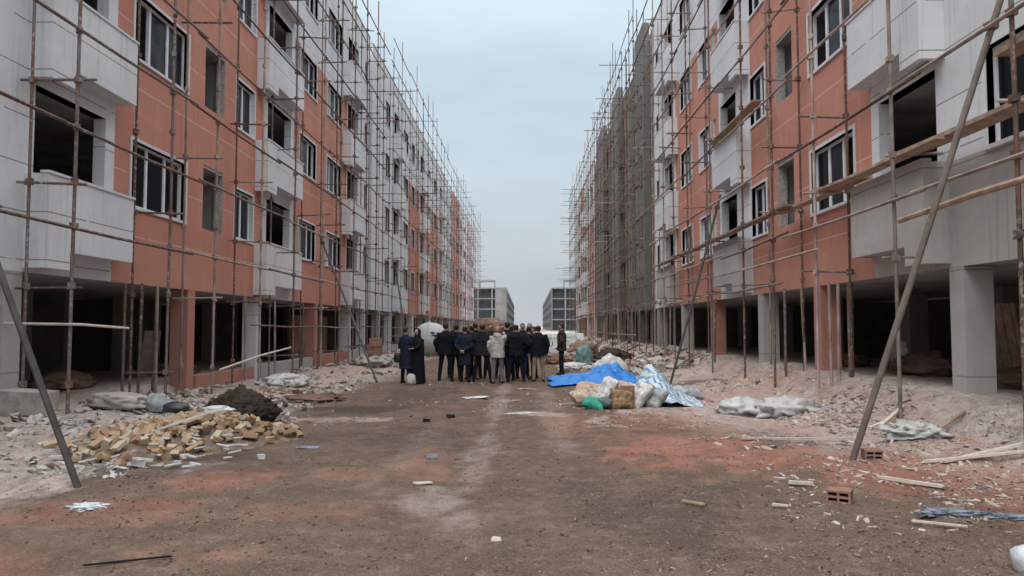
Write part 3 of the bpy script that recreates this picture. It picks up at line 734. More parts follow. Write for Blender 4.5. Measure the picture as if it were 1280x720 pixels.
while len(spots) < 290 and tries < 20000:
    tries += 1
    x = r_.uniform(-6.1, -2.9); y = r_.uniform(8.7, 12.4); h = heap_h(x, y)
    if r_.random() < min(1, h*3.0+.03) and h > .02: spots.append((x, y, h))
hm = MB(); N = 40
for i in range(N+1):
    for j in range(N+1):
        x = -6.4 + 3.8*i/N; y = 8.3 + 4.4*j/N
        hm.v.append((x, y, gz(x, y) - .05 + .9*heap_h(x, y) + (0 if heap_h(x,y) < .02 else .03*math.sin(x*23)*math.cos(y*19))))
for i in range(N):
    for j in range(N): hm.f.append([i*(N+1)+j, (i+1)*(N+1)+j, (i+1)*(N+1)+j+1, i*(N+1)+j+1]); hm.m.append(0)
M['brick_dust'] = m_plain('brick_dust', (.22,.165,.125), .95, .4, 9, .8, .15, 0, .04)
tag(hm.build('brick_rubble', M['brick_dust'], None, (-4.6,10.5,0)), 'brick dust and crumbs under the heap of yellow bricks', 'rubble', None, 'stuff')
for (x, y, h) in spots:
    o = link('brick', r_.choice(bm_), None, (x, y, gz(x, y) + .9*h + r_.uniform(-.015,.035)),
             (r_.gauss(0,.6), r_.gauss(0,.6), r_.uniform(0, 6.28)))
    tag(o, 'broken yellowish brick in the low heap on the left of the street', 'brick', 'bricks in the yellow brick heap')
def stick(label, a, b, w=.035, th=.012, mat='pale_wood', group=None, name='lath'):
    a = Vector(a); b = Vector(b); d = b-a; m = MB()
    Mx = Matrix.Translation((a+b)/2) @ d.to_track_quat('X', 'Z').to_matrix().to_4x4()
    m.obox(Mx, d.length, w, th, 0, .04); tag(m.build(name, M[mat], None, tuple((a+b)/2)), label, 'lath', group)
stick('long white lath stuck slanting into the yellow brick heap', (-4.75,9.75,.32), (-4.1,10.2,.55), .03, .02, 'bag_white')
r_ = random.Random(77)
for k in range(60):
    x = r_.uniform(-5.9, -3.7); y = r_.uniform(8.6, 10.2); z = gz(x, y) + heap_h(x, y)*.9 + .03; a = r_.uniform(-.9,.9); L = r_.uniform(.08,.2)
    stick('short white plaster strip lying along the front of the yellow brick heap', (x,y,z), (x+L*math.cos(a), y+L*math.sin(a), z+r_.uniform(-.02,.03)), r_.uniform(.025,.05), .014, 'bag_white', 'white strips before the brick heap', 'plaster_strip')

# ------------------------------------------------------------------ crumpled soft things
def blobmesh(name, sx, sy, sz, seed, mat, amp=.16, p=2.6, sub=3, label=None, cat=None, loc=(0,0,0), rot=(0,0,0), group=None, tie=False, fq=2.2):
    b = bmesh.new(); bmesh.ops.create_icosphere(b, subdivisions=sub, radius=1.0)
    off = Vector((seed*3.7, seed*1.3, seed*5.1))
    from mathutils import noise as mn
    for v in b.verts:
        d = v.co.normalized()
        q = (abs(d.x)**p + abs(d.y)**p + abs(d.z)**p)**(-1/p)
        nn = mn.noise(d*fq + off)*amp + mn.noise(d*fq*3.1 + off)*amp*.55 - abs(mn.noise(d*fq*5 + off))*amp*.4
        c = d*q*(1+nn)
        if c.z < -.62: c.z = -.62 - (c.z+.62)*-.15
        v.co = Vector((c.x*sx, c.y*sy, c.z*sz))
        if tie and d.x > .82: v.co.y *= .45; v.co.z *= .6; v.co.x *= 1.12
    me = bpy.data.meshes.new(name); b.to_mesh(me); b.free()
    me.materials.append(M[mat]); me.polygons.foreach_set('use_smooth', [True]*len(me.polygons))
    o = link(name, me, None, loc, rot)
    if label: tag(o, label, cat, group)
    return o
def sack(label, x, y, dz, sx, sy, sz, rot, mat, seed, name='sack', cat='sack'):
    """a filled woven sack: a pillow with pinched corners and creases"""
    from mathutils import noise as mn
    m = MB(); n = 22; off = Vector((seed*3.1, seed*1.7, seed*.9)); 
    for sg in (1, -1):
        o_ = len(m.v)
        for i in range(n+1):
            for j in range(n+1):
                u = -1+2*i/n; v = -1+2*j/n
                t_ = max(0, (1-u**4))**.55*max(0, (1-abs(v)**3.2))**.55
                wx = 1 - .10*(1-u*u)*0 - .12*abs(v)**2*(1-abs(u)); p_ = Vector((u, v, sg*.7))
                c1 = mn.noise(p_*1.6+off)*.28; c2 = -abs(mn.noise(Vector((u*2.2, v*5, sg))+off))*.30; c3 = mn.noise(p_*6+off)*.10
                z = sg*t_*(1 + c1 + c2 + c3)
                m.v.append((u*sx*(1+.10*mn.noise(p_*1.3+off)) , v*sy*wx*(1+.16*mn.noise(p_*1.1-off)), z*sz + .12*sz*mn.noise(Vector((u*1.5,v*1.5,0))+off)))
        for i in range(n):
            for j in range(n):
                a = o_+i*(n+1)+j; q = [a, a+n+1, a+n+2, a+1]; m.f.append(q if sg > 0 else q[::-1]); m.m.append(0)
    me = m.mesh(name, M[mat], smooth=True)
    b = bmesh.new(); b.from_mesh(me); bmesh.ops.remove_doubles(b, verts=b.verts[:], dist=.004); b.to_mesh(me); b.free()
    return tag(link(name, me, None, (x, y, gz(x, y)+dz), rot), label, cat)
# heap of sacks in the middle right
hp = 'sacks heaped on the street'
sack('dusty tan sack slumped at the left end of the sack heap', 1.30, 15.6, .15, .34, .24, .17, (.3,.1,.4), 'sack_tan', 1)
sack('pinkish tan sack lying on its side behind the slumped tan one', 1.45, 16.2, .24, .36, .25, .17, (.5,.2,-.3), 'sack_pink', 2)
sack('grey white sack leaning in the middle of the sack heap', 1.62, 15.2, .30, .34, .21, .14, (.2,-1.0,.25), 'sack_white', 3)
sack('small bright green sack at the front of the heap', 1.38, 14.95, .10, .22, .17, .12, (.3,.25,-.3), 'sack_green', 4)
sack('brown straw filled sack standing at the front of the heap', 1.93, 14.95, .17, .22, .22, .19, (1.2,0,.1), 'sack_straw', 5)
sack('tan sack crumpled on top of the heap', 1.98, 15.6, .38, .28, .22, .13, (.2,.15,.2), 'sack_tan', 6)
sack('pale sack leaning right of the straw sack', 2.32, 15.15, .22, .30, .20, .14, (.2,-.9,.3), 'sack_white', 7)
sack('pale grey sack slumped under the striped tarpaulin edge', 2.66, 15.25, .17, .24, .19, .15, (.3,-.8,.6), 'sack_grey', 8)
sack('grey crumpled sack at the right end of the striped tarpaulin', 3.7, 17.2, .1, .34, .24, .16, (.2,.1,.2), 'sack_grey', 9)
sack('small dark grey sack between the green and the straw sack', 1.66, 14.95, .10, .2, .15, .11, (.3,.3,.9), 'sack_dim', 10)
sack('whitish sack lying flat behind the leaning pale sack', 2.35, 15.9, .24, .40, .28, .18, (.1,.2,-.4), 'sack_white', 11)
m = MB(); zc_ = gz(1.85,15.05)
m.box(1.92,2.18,14.90,15.0,zc_+.34,zc_+.46); m.box(2.13,2.18,14.91,15.0,zc_,zc_+.339); m.box(1.98,2.08,14.87,14.898,zc_+.37,zc_+.44)
tag(m.build('broken_crate', M['clay'], None, (2.05,14.95,zc_)), 'rusty red broken crate wedged over the straw sack', 'crate')
# tarpaulins
def drape(name, label, cat, x0, x1, y0, y1, hfun, mat, nx_=70, ny_=50, edge=.06, seed=1):
    m = MB(); 
    for i in range(nx_+1):
        for j in range(ny_+1):
            u = i/nx_; v = j/ny_
            x = x0 + (x1-x0)*u; y = y0 + (y1-y0)*v
            e_ = (fbm(np.array([u*5]), np.array([v*5]), seed, 3)[0]-.5)
            x += e_*.35*(abs(u-.5)*2)**3*(1 if u > .5 else -1); y += e_*.45*(abs(v-.5)*2)**3
            fold = (fbm(np.array([x*3.2]), np.array([y*2.0]), seed+5, 4)[0]-.5)
            h = hfun(u, v)
            cr_ = abs(fbm(np.array([x*4.0 + y*1.5]), np.array([y*2.2 - x]), seed+9, 3)[0]-.5); z = gz(x, y) + .03 + h + fold*(.15 + .30*h) + (.12 - min(.12, cr_))*.45*(.25 + min(1, h*3))
            m.v.append((x, y, z))
    for i in range(nx_):
        for j in range(ny_): a = i*(ny_+1)+j; m.f.append([a, a+ny_+1, a+ny_+2, a+1]); m.m.append(0)
    o = m.build(name, M[mat], None, ((x0+x1)/2, (y0+y1)/2, 0), smooth=True)
    sl = o.modifiers.new('thickness', 'SOLIDIFY'); sl.thickness = .006
    tag(o, label, cat); return o
drape('tarpaulin', 'bright blue tarpaulin spread over a low mound by the lone man', 'tarpaulin', .75, 3.25, 20.6, 24.2,
      lambda u, v: .42*math.exp(-((u-.74)/.26)**2 - ((v-.66)/.42)**2) + .14*math.exp(-((u-.25)/.3)**2-((v-.5)/.4)**2), 'tarp_blue', seed=21)
drape('tarpaulin', 'blue and white striped tarpaulin heaped over sacks', 'tarpaulin', 2.2, 3.72, 15.4, 18.6,
      lambda u, v: .66*math.exp(-((u-.42)/.27)**2 - ((v-.42)/.25)**2), 'tarp_striped', seed=33)
blobmesh('gypsum_mound', .62, .62, .56, 41, 'sack_white', .14, 1.5, 4, 'pale gypsum mound behind the blue tarpaulin', 'mound', (2.85,25.0,gz(2.85,25.0)+.22))
blobmesh('sack', .34, .32, .46, 12, 'sack_teal', .22, 3.0, 4, 'dull teal plastic sack standing behind the gypsum mound', 'sack', (2.5,31.5,gz(2.5,31.5)+.34), fq=3)
# heaps, plastic sheets on the right
blobmesh('plastic_sheet', .50, .42, .26, 51, 'film', .42, 2.0, 4, 'crumpled pale plastic sheet lying on the right rubble bank', 'plastic sheet', (4.15,14.3,gz(4.15,14.3)+.1), fq=3)
blobmesh('plastic_sheet', .55, .42, .24, 53, 'film', .45, 2.0, 4, 'wrinkled greyish plastic sheet at the foot of the bank, right of the pale one', 'plastic sheet', (4.75,13.6,gz(4.75,13.6)+.06), fq=3)
blobmesh('plastic_sheet', .40, .3, .14, 54, 'film', .5, 2.0, 4, 'torn pale plastic in the rubble near the leaning steel tube', 'plastic sheet', (5.3,10.3,gz(5.3,10.3)+.04), fq=4)
blobmesh('plastic_bag', .15, .13, .12, 61, 'bag_white', .2, 2.2, 3, 'white knotted plastic bag at the lower right picture corner', 'bag', (3.48,5.22,gz(3.48,5.22)+.07))
blobmesh('plastic_bag', .13, .12, .11, 62, 'bag_white', .22, 2.2, 3, 'white plastic bag touching the knotted bag at the lower right edge', 'bag', (3.74,5.26,gz(3.74,5.26)+.06))
blobmesh('plastic_bag', .1, .09, .09, 63, 'bag_white', .22, 2.2, 3, 'small white bag lying behind the two bags at the right edge', 'bag', (3.80,5.5,gz(3.8,5.5)+.06))
blobmesh('plastic_film', .28, .12, .035, 64, 'film_blue', .6, 2.0, 4, 'dusty blue plastic film flattened on the near right ground', 'plastic film', (3.62,6.45,gz(3.62,6.45)+.01), fq=4)
blobmesh('plastic_film', .22, .07, .025, 65, 'film_blue', .6, 2.0, 4, 'narrow bluish film strip right of the flattened blue film', 'plastic film', (4.05,6.35,gz(4.05,6.35)+.008), fq=4)
blobmesh('plastic_film', .17, .09, .035, 66, 'bag_white', .6, 2.0, 4, 'crumpled white plastic scrap on the street at the lower left', 'plastic scrap', (-4.0,6.85,gz(-4.0,6.85)+.01), fq=4)
# left side soft and lumpy things
blobmesh('soil_heap', .70, .6, .43, 71, 'soil', .13, 1.35, 5, 'dark soil heap behind the yellow bricks', 'heap', (-4.95,13.0,gz(-4.95,13.0)+.18), fq=7)
blobmesh('concrete_lump', .46, .30, .15, 72, 'slabc', .22, 3.4, 4, 'pale broken concrete slab at the dark opening on the left', 'concrete lump', (-7.0,12.75,gz(-7.0,12.75)+.14), (0,.08,.1), fq=3)
blobmesh('sack', .2, .14, .10, 73, 'sack_dark', .16, 2.2, 3, 'shiny black sack lying on the back of the brick heap', 'sack', (-5.35,11.4,gz(-5.35,11.4)+.38))
blobmesh('sack', .2, .16, .2, 74, 'sack_grey', .2, 2.2, 3, 'bluish grey sack beside the broken concrete slab on the left', 'sack', (-6.45,13.0,gz(-6.45,13.0)+.14))
blobmesh('plastic_sheet', .24, .14, .06, 75, 'bag_white', .5, 2, 3, 'white plastic piece caught on top of the brick heap', 'plastic sheet', (-4.55,11.0,gz(-4.55,11)+heap_h(-4.55,11)*.9+.06), fq=4)
m = MB(); z_ = gz(-7.75,11.6); m.obox(Matrix.Translation((-7.72,11.55,z_+.16)) @ Euler((0,0,.05)).to_matrix().to_4x4(), .75, .4, .5, 0, .06)
me_o = tag(m.build('concrete_block', M['slabc'], None, (-7.72,11.55,z_)), 'chipped concrete block at the foot of the nearest left column', 'concrete block')
# hollow bricks
def hollow(label, x, y, rz, rx=0.0):
    root_z = gz(x, y)
    m = MB(); L, Wd, H = .21, .17, .12; t_ = .018
    m.box(-L/2, L/2, -Wd/2, Wd/2, 0, t_); m.box(-L/2, L/2, -Wd/2, Wd/2, H-t_, H); m.box(-L/2+.001, L/2-.001, -Wd/2+.001, Wd/2-.001, H/2-t_/2, H/2+t_/2)
    for q in (-L/2+t_/2, 0, L/2-t_/2): m.box(q-t_/2, q+t_/2, -Wd/2+.002, Wd/2-.002, t_, H-t_)
    m.box(-L/2+.003, L/2-.003, Wd/2-.03, Wd/2-.004, t_, H-t_)
    o = link('hollow_brick', m.mesh('hollow_brick', M['clay']), None, (x, y, root_z-.01), (rx, 0, rz)); tag(o, label, 'brick')
hollow('red hollow brick lying alone on the near right ground', 2.92, 7.05, -.55)
hollow('red hollow brick at the foot of the long leaning steel tube', 4.28, 9.35, -.1, .05)
# small litter on the street
def flat_scrap(label, x, y, w, l, rz, mat, h=.02, name='scrap'):
    m = MB(); m.obox(Matrix.Translation((x, y, gz(x, y)+h*.6+.005)) @ Euler((random.uniform(-.06,.06), random.uniform(-.06,.06), rz)).to_matrix().to_4x4(), w, l, h, 0, .16)
    tag(m.build(name, M[mat], None, (x, y, gz(x, y))), label, 'litter')
flat_scrap('flat whitish cardboard piece on the street in front of the crowd', -1.15, 17.2, .5, .28, .15, 'sack_white', .03)
flat_scrap('small dark blue scrap with a pale edge in mid street', -1.16, 9.35, .13, .09, .3, 'film_blue', .04)
flat_scrap('thin pale scrap on the street, nearer than the dark blue scrap', -1.08, 7.9, .17, .05, .4, 'pale_wood', .015)
flat_scrap('crooked dark plastic piece at the lower edge of mid street', -.86, 4.98, .12, .05, .3, 'black', .02)
flat_scrap('pale stone chip on the street at lower middle', -.22, 5.85, .07, .06, .1, 'pale_wood', .02)
flat_scrap('white sheet scrap on the street right of the cardboard', -.1, 14.0, .5, .12, .1, 'sack_white', .015)
flat_scrap('thin white lath on the street right of the crowd', .1, 19.5, .5, .12, .05, 'sack_white', .02)
flat_scrap('bluish flat scrap at the right end of the brick heap', -2.95, 10.2, .26, .1, .2, 'film_blue', .015)
flat_scrap('pale brick half on the street below the brick heap', -3.3, 9.35, .1, .08, .5, 'sack_white', .05)
flat_scrap('dark lump on the street just left of the pale chips', -1.7, 13.0, .12, .08, .5, 'black', .05)
flat_scrap('dark shoe sized scrap in mid street before the crowd', -1.35, 13.6, .14, .08, .1, 'black', .06)
stick('thin black rod lying on the street at the lower left edge', (-3.02,5.12,gz(-3,5.1)+.015), (-2.52,5.35,gz(-2.5,5.35)+.015), .014, .012, 'black', None, 'rod')
for k, (x0, y0, x1, y1, lab) in enumerate([
    (4.75,9.0,5.9,8.55,'long whitish pipe lying on the rubble at the right edge'),
    (4.9,8.9,6.0,8.75,'second whitish pipe close beside the long one at the right edge'),
    (3.7,7.95,4.25,7.75,'pale stick on the reddish ground left of the right edge'),
    (2.7,7.75,2.9,7.65,'short pale stick lying by itself above the hollow brick'),
    (3.1,10.6,4.9,10.3,'pale pole lying flat behind the foot of the steel tube'),
    (5.2,11.1,5.95,11.9,'pale batten propped on the right bank near the big column'),
    (5.1,11.2,5.6,11.6,'shorter batten crossing the one on the right bank'),
    (3.35,22.3,4.9,23.6,'pale beam on the rubble behind the striped tarpaulin'),
    (5.5,10.2,6.1,10.5,'brown stick on the bank at the right picture edge'),
    (1.45,7.0,1.62,6.85,'thin twig on bare soil left of the hollow brick'),
    (3.15,6.2,3.5,6.05,'splintered stick below the dusty blue film'),
    (2.25,6.9,2.38,6.85,'tiny pale splinter left of the hollow brick')]):
    stick(lab, (x0, y0, gz(x0, y0)+.035), (x1, y1, gz(x1, y1)+.035), .05 if k < 9 else .025, .03 if k < 9 else .015, 'pale_wood' if k not in (8,9) else 'wood', None, 'stick')

# ------------------------------------------------------------------ background objects at the street end
root = empty('water_tank', (-5.25, 41.3, gz(-5.25,41.3)), 'big round whitish tank lying end on behind the two women', 'tank')
m = MB(); rr = .92; prof = [(0.0,-1.0,),(.35,-.97),(.62,-.86),(.82,-.7),(.92,-.5),(.92,.9),(.6,1.1),(0,1.15)]
n = 28; vs = []; fs = []
for (r0, yy) in prof:
    for k in range(n):
        th = 2*math.pi*k/n; vs.append((max(r0,.002)*math.cos(th), yy, rr + max(r0,.002)*math.sin(th)))
for i in range(len(prof)-1):
    for k in range(n): fs.append((i*n+k, i*n+(k+1)%n, (i+1)*n+(k+1)%n, (i+1)*n+k))
m.add(vs, fs); m.build('shell', M['tank'], root, smooth=True)
m = MB(); m.tube([(-.02,-.985,rr+.35),(-.02,-.9,rr+.66),(-.02,-.73,rr+.86),(-.02,-.5,rr+.96),(-.02,.5,rr+.96)], .018, 6); m.build('seam', M['bag_white'], root)
m = MB()
for (x, z, w_, yq) in ((.25,1.28,.22,-1.0),(.35,1.14,.3,-1.0),(.42,1.06,.12,-.99)): m.box(x-w_/2, x+w_/2, yq, yq+.1, z, z+.045)
m.build('marking', M['black'], root)
m = MB(); m.box(-.5,.5,-.6,.8,-.1,.06); m.build('cradle', M['concrete'], root)
blobmesh('earth_mound', 3.6, 3.0, 2.2, 81, 'brown_soil', .16, 2.2, 4, 'reddish brown earth mound beyond the crowd on the left', 'mound', (-6.0,125,.9), fq=4)
def foam_stack(label, x, y, nx_, nz_, sz):
    root = empty('foam_stack', (x, y, gz(x, y)), label, 'stack'); r_ = random.Random(int(x*10))
    for k in range(nz_):
        for i in range(nx_):
            m = MB(); m.obox(Matrix.Translation(((i-(nx_-1)/2)*sz*1.04 + r_.uniform(-.04,.04), r_.uniform(-.05,.05), .05+sz*.5*(k+.5))) @ Euler((0,0,r_.uniform(-.06,.06))).to_matrix().to_4x4(), sz, sz, sz*.48, 0, .02, r_)
            m.build('foam_block', M['foam'], root)
foam_stack('pale foam blocks stacked high beyond the lone man, left stack', 1.95, 52, 2, 4, .55)
foam_stack('wider stack of pale blue foam blocks beyond the lone man, right stack', 3.4, 54, 3, 4, .55)
for k, (x, y, sx, sy, sz, mt, lab) in enumerate([
    (1.6,40,.9,.8,.45,'slabc','low grey rubble heap beyond the crowd at right'),
    (1.5,33,.6,.6,.32,'brown_soil','reddish dirt heap between the crowd and the lone man'),
    (1.9,28.5,.7,.5,.22,'sack_white','flat pale plaster heap behind the lone man'),
    (4.2,36,1.0,1.0,.5,'soil','dark dirt heap in front of the unplastered building'),
    (3.4,44,.9,.9,.6,'redblock','reddish brick heap under the foam stacks'),
    (-6.2,30,.8,1.2,.35,'slabc','grey plaster heap along the left plinth'),
    (-6.6,20.5,.6,1.2,.26,'sack_white','dusty plaster heap against the red plinth on the left'),
    (-4.8,16.6,.7,.6,.10,'brown_soil','low brown heap of leaves and dirt behind the dark soil heap')]):
    blobmesh('debris_heap', sx, sy, sz, 90+k, mt, .3, 1.8, 4, lab, 'heap', (x, y, gz(x, y)+sz*.3), fq=3.2)
m = MB(); z_ = gz(-6.35,27); 
for q in range(3): m.obox(Matrix.Translation((-6.05+q*.02,29.9,z_+.18+.36*q)) @ Euler((0,0,q*.1)).to_matrix().to_4x4(), .5, .45, .35, 0, .05)
tag(m.build('block_stack', M['redblock'], None, (-6.05,29.9,z_)), 'small stack of red blocks beside the two women', 'stack')

# things standing in the dark ground-floor bays
def panel(label, x, y, w, h, rz, tilt, mat, bars=0, name='panel', cat='panel'):
    m = MB(); Mx = Matrix.Translation((x, y, gz(x, y)+h/2-.03)) @ Euler((0, tilt, rz)).to_matrix().to_4x4()
    m.obox(Mx, .04, w, h, 0, .01)
    for q in range(bars):
        o_ = -w/2 + w*(q+.5)/bars
        m.obox(Mx @ Matrix.Translation((-.03, o_, 0)), .03, .05, h*.98, 0)
    tag(m.build(name, M[mat], None, (x, y, gz(x, y))), label, cat)
panel('slatted pale timber panel leaning in the dark bay beside the big right column', 9.0, 14.3, 1.3, 1.5, 0, -.15, 'wood', 5)
panel('small white board standing in the dark bay beyond the red column on the right', 8.9, 17.9, .6, .7, .2, -.1, 'sack_white')
panel('narrow pale frame standing in the dark bay at the right picture edge', 8.6, 10.2, .8, 1.5, 0, -.1, 'pale_wood', 3)
panel('dark door leaf leaning deep in the nearest left bay', -11.0, 13.6, 1.0, 1.7, 0, .1, 'wood')
panel('pale grey sheet standing in the left bay by the second column', -10.3, 20.3, .9, 1.3, 0, .12, 'slabc')
for k, (x, y, sx, sy, sz, lab) in enumerate([(8.3,12.6,.7,1.0,.35,'grey debris heap in the dark bay right of the steel tube'),(8.6,16.2,.9,1.2,.5,'brownish debris heap in the dark bay before the white board'),(8.4,19.6,.7,.9,.35,'debris heap in the bay between the two right columns'),
    (-10.2,16.3,.8,1.2,.4,'debris heap inside the nearest left bay'),(-10.0,21.2,.7,1.2,.4,'debris heap inside the second left bay')]):
    blobmesh('debris_heap', sx*.8, sy*.8, sz*.7, 140+k, 'brown_soil', .3, 1.5, 4, lab, 'heap', (x, y, gz(x, y)+sz*.3), fq=3.2)
rL1 = [o for o in bpy.data.objects if o.get('label','').startswith('terracotta and white apartment block with big windows')][0]
m = MB(); m.box(XL-1.0, XL-1.2, 29.9, 34.9, 0, 2.1); m.build('infill_wall', M['redblock'], rL1, tuple(rL1.location))
m = MB(); m.box(XL-3.4, XL-3.6, 12.6, 16.4, 0, 1.5); m.build('infill_wall', M['block'], rL1, tuple(rL1.location))

# ------------------------------------------------------------------ people
M['skin'] = m_plain('skin', (.42,.25,.17), .6, .08, 20, .05)
M['hair'] = m_plain('dark_hair', (.014,.012,.011), .6, .3, 30, .3)
M['hair_grey'] = m_plain('grey_hair', (.16,.155,.15), .6, .3, 30, .3)
M['cap_tan'] = m_plain('tan_cap', (.32,.24,.17), .8, .15, 20, .2)
M['shoe'] = m_plain('dark_shoe', (.018,.016,.015), .5, .2, 20, .1)
cloth_cache = {}
def cloth(name, colr):
    if name not in cloth_cache: cloth_cache[name] = m_plain(name, colr, .9, .22, 9, .35, .15)
    return cloth_cache[name]
C_NAVY = ('navy_cloth', (.012,.016,.028)); C_BLACK = ('black_cloth', (.009,.010,.014)); C_CHAR = ('charcoal_cloth', (.017,.018,.022))
C_LIGHT = ('light_grey_cloth', (.40,.385,.36)); C_JEAN = ('blue_denim', (.030,.062,.125)); C_BEIGE = ('beige_trousers', (.25,.18,.125)); C_GREYP = ('grey_mauve_trousers', (.16,.135,.14))
C_OLIVE = ('olive_brown_cloth', (.045,.040,.026)); C_DKBL = ('dark_blue_coat_cloth', (.014,.020,.036))
TS = bpy.data.scenes.new('workshop')
def remesh(m, vox, smooth_it=4):
    me = m.mesh('tmp', []); o = bpy.data.objects.new('tmp', me); TS.collection.objects.link(o)
    md = o.modifiers.new('r', 'REMESH'); md.mode = 'VOXEL'; md.voxel_size = vox
    sm = o.modifiers.new('s', 'SMOOTH'); sm.factor = .5; sm.iterations = smooth_it
    with bpy.context.temp_override(scene=TS, view_layer=TS.view_layers[0]):
        dg = bpy.context.evaluated_depsgraph_get(); dg.update()
    out = bpy.data.meshes.new_from_object(o.evaluated_get(dg))
    bpy.data.objects.remove(o); bpy.data.meshes.remove(me)
    return out
def limb(m, pts, rs, n=12): m.tube(pts, rs, n)
def lerp(a, b, t): return tuple(a[i] + (b[i]-a[i])*t for i in range(3))
def person(label, x, y, face, h=1.72, jacket=C_BLACK, trousers=C_BLACK, hem=.80, arms='down', stance=.12, bulk=1.0, hair='hair', hood=False, cap=None, seed=0, headturn=0.0, coat_flare=1.0, headdown=.02, group='people gathered in the street', lean=0.0):
    """face: degrees, 0 looks down the street (+Y), back to the camera"""
    rp = random.Random(seed); k = h/1.72
    root = empty('person', (x, y, gz(x, y)), label, 'person', group, R(-face))
    S_ = lambda p: (p[0]*k, p[1]*k, p[2]*k)
    st = stance
    fo = rp.uniform(-.06,.06)
    body = MB()
    hipz = .93
    for sg in (-1, 1):
        dy = fo*sg
        hp = (sg*.085, 0, hipz); kn = (sg*(.085+st*.45), dy*.6+.02, .50); an = (sg*(.08+st*.75), dy, .09)
        limb(body, [S_((sg*.075,0,1.0)), S_(hp), S_(lerp(hp,kn,.5)), S_(kn), S_(lerp(kn,an,.45)), S_(an)], [.10*k, .098*k, .085*k, .066*k, .062*k, .052*k])
        limb(body, [S_((an[0], dy-.07, .045)), S_((an[0], dy, .06)), S_((an[0]+sg*.015, dy+.10, .045)), S_((an[0]+sg*.02, dy+.17, .03))], [.040*k, .05*k, .044*k, .03*k])
    body.rings([S_((0,0,z)) + (rx*k, ry*k) for (z, rx, ry) in ((.86,.14,.10),(.95,.17,.115),(1.08,.155,.105),(1.25,.175,.12),(1.38,.18,.115),(1.45,.12,.08),(1.50,.06,.06))], 18)
    hy = .02
    body.tube([S_((0,0,1.44)), S_((0,.01,1.50)), S_((0,hy,1.56))], [.062*k,.056*k,.055*k], 12)
    # arms under the sleeves
    if arms == 'down': A = [((.205,0,1.40),(.27,-.02,1.13),(.275,.05,.88))]*2
    elif arms == 'front': A = [((.205,0,1.40),(.265,0,1.13),(.10,.24,1.12))]*2
    elif arms == 'behind': A = [((.205,0,1.40),(.27,-.09,1.13),(.06,-.19,1.0))]*2
    elif arms == 'phone': A = [((.205,.0,1.40),(.30,.18,1.26),(.20,.30,1.46)), ((.205,0,1.40),(.27,-.02,1.13),(.25,.08,.9))]
    elif arms == 'point': A = [((.205,0,1.40),(.32,.20,1.28),(.34,.44,1.36)), ((.205,0,1.40),(.27,-.02,1.13),(.275,.05,.88))]
    elif arms == 'pocket': A = [((.205,0,1.40),(.30,-.06,1.14),(.20,.09,.97))]*2
    arm_pts = []
    for i, sg in enumerate((1, -1)):
        sh, elb, wr = [(sg*p[0], p[1], p[2]) for p in A[i]]
        arm_pts.append((sh, elb, wr))
        limb(body, [S_((sg*.14,0,1.40)), S_(sh), S_(elb), S_(wr)], [.052*k,.052*k,.042*k,.030*k], 10)
    # head
    hd = [(1.545,.045,.052,.0),(1.565,.058,.072,.012),(1.60,.070,.086,.014),(1.64,.075,.094,.008),(1.675,.074,.093,.0),(1.70,.062,.078,-.004),(1.718,.035,.046,-.006)]
    body.rings([S_((0,hy+o_,z)) + (rx*k, ry*k) for (z, rx, ry, o_) in hd], 20)
    body.tube([S_((0,hy+.085,1.645)), S_((0,hy+.108,1.612)), S_((0,hy+.088,1.602))], [.010*k,.016*k,.013*k], 8)
    for sg in (-1, 1): body.tube([S_((sg*.070,hy-.012,1.652)), S_((sg*.083,hy-.02,1.635)), S_((sg*.072,hy-.01,1.60))], [.012*k,.016*k,.010*k], 8)
    me = remesh(body, .016, 3)
    for mt in (M['skin'], cloth(*trousers), M['shoe'], M['hair'], cloth(*jacket)): me.materials.append(mt)
    mi = np.zeros(len(me.polygons), np.int32)
    ctr = np.zeros(len(me.polygons)*3, np.float32); me.polygons.foreach_get('center', ctr); ctr = ctr.reshape(-1,3)/k
    mi[ctr[:,2] < 1.05] = 1; mi[ctr[:,2] < .075] = 2
    mi[(ctr[:,2] > 1.05) & (ctr[:,2] < 1.5)] = 4
    # eyes, brows and mouth as dark patches of the face
    fy = ctr[:,1]-hy
    for sg in (-1, 1):
        mi[(np.abs(ctr[:,0]-sg*.031) < .014) & (np.abs(ctr[:,2]-1.640) < .010) & (fy > .06)] = 3
    mi[(np.abs(ctr[:,0]) < .022) & (np.abs(ctr[:,2]-1.578) < .006) & (fy > .06)] = 3
    # hands: palm, four fingers and a thumb, appended to the same mesh
    hb = MB()
    for (sh, elb, wr), sg in zip(arm_pts, (1, -1)):
        d = (Vector(wr)-Vector(elb)).normalized(); sdv = d.cross(Vector((0,0,1)) if abs(d.z) < .8 else Vector((0,1,0))).normalized(); nv = d.cross(sdv).normalized()
        w0 = Vector(wr)
        pm = Matrix((sdv, d, nv)).transposed().to_4x4()
        hb.obox(Matrix.Translation((w0 + d*.055)*k) @ pm, .078*k, .10*k, .030*k, 0, .08, rp)
        for q in range(4):
            b0 = w0 + d*.10 + sdv*(-.029+q*.0195); L = (.062,.074,.068,.052)[q]
            b1 = b0 + d*L*.5 + nv*.008; b2 = b1 + (d*.55 + nv*.55)*L*.5
            hb.tube([tuple(b0*k), tuple(b1*k), tuple(b2*k)], [.009*k,.0085*k,.006*k], 6)
        t0 = w0 + d*.035 - sdv*.036; t1 = t0 + d*.035 - sdv*.03; t2 = t1 + d*.03 + nv*.012
        hb.tube([tuple(t0*k), tuple(t1*k), tuple(t2*k)], [.011*k,.010*k,.008*k], 6)
    b = bmesh.new(); b.from_mesh(me)
    b.faces.ensure_lookup_table()
    for f, q in zip(b.faces, mi): f.material_index = int(q); f.smooth = True
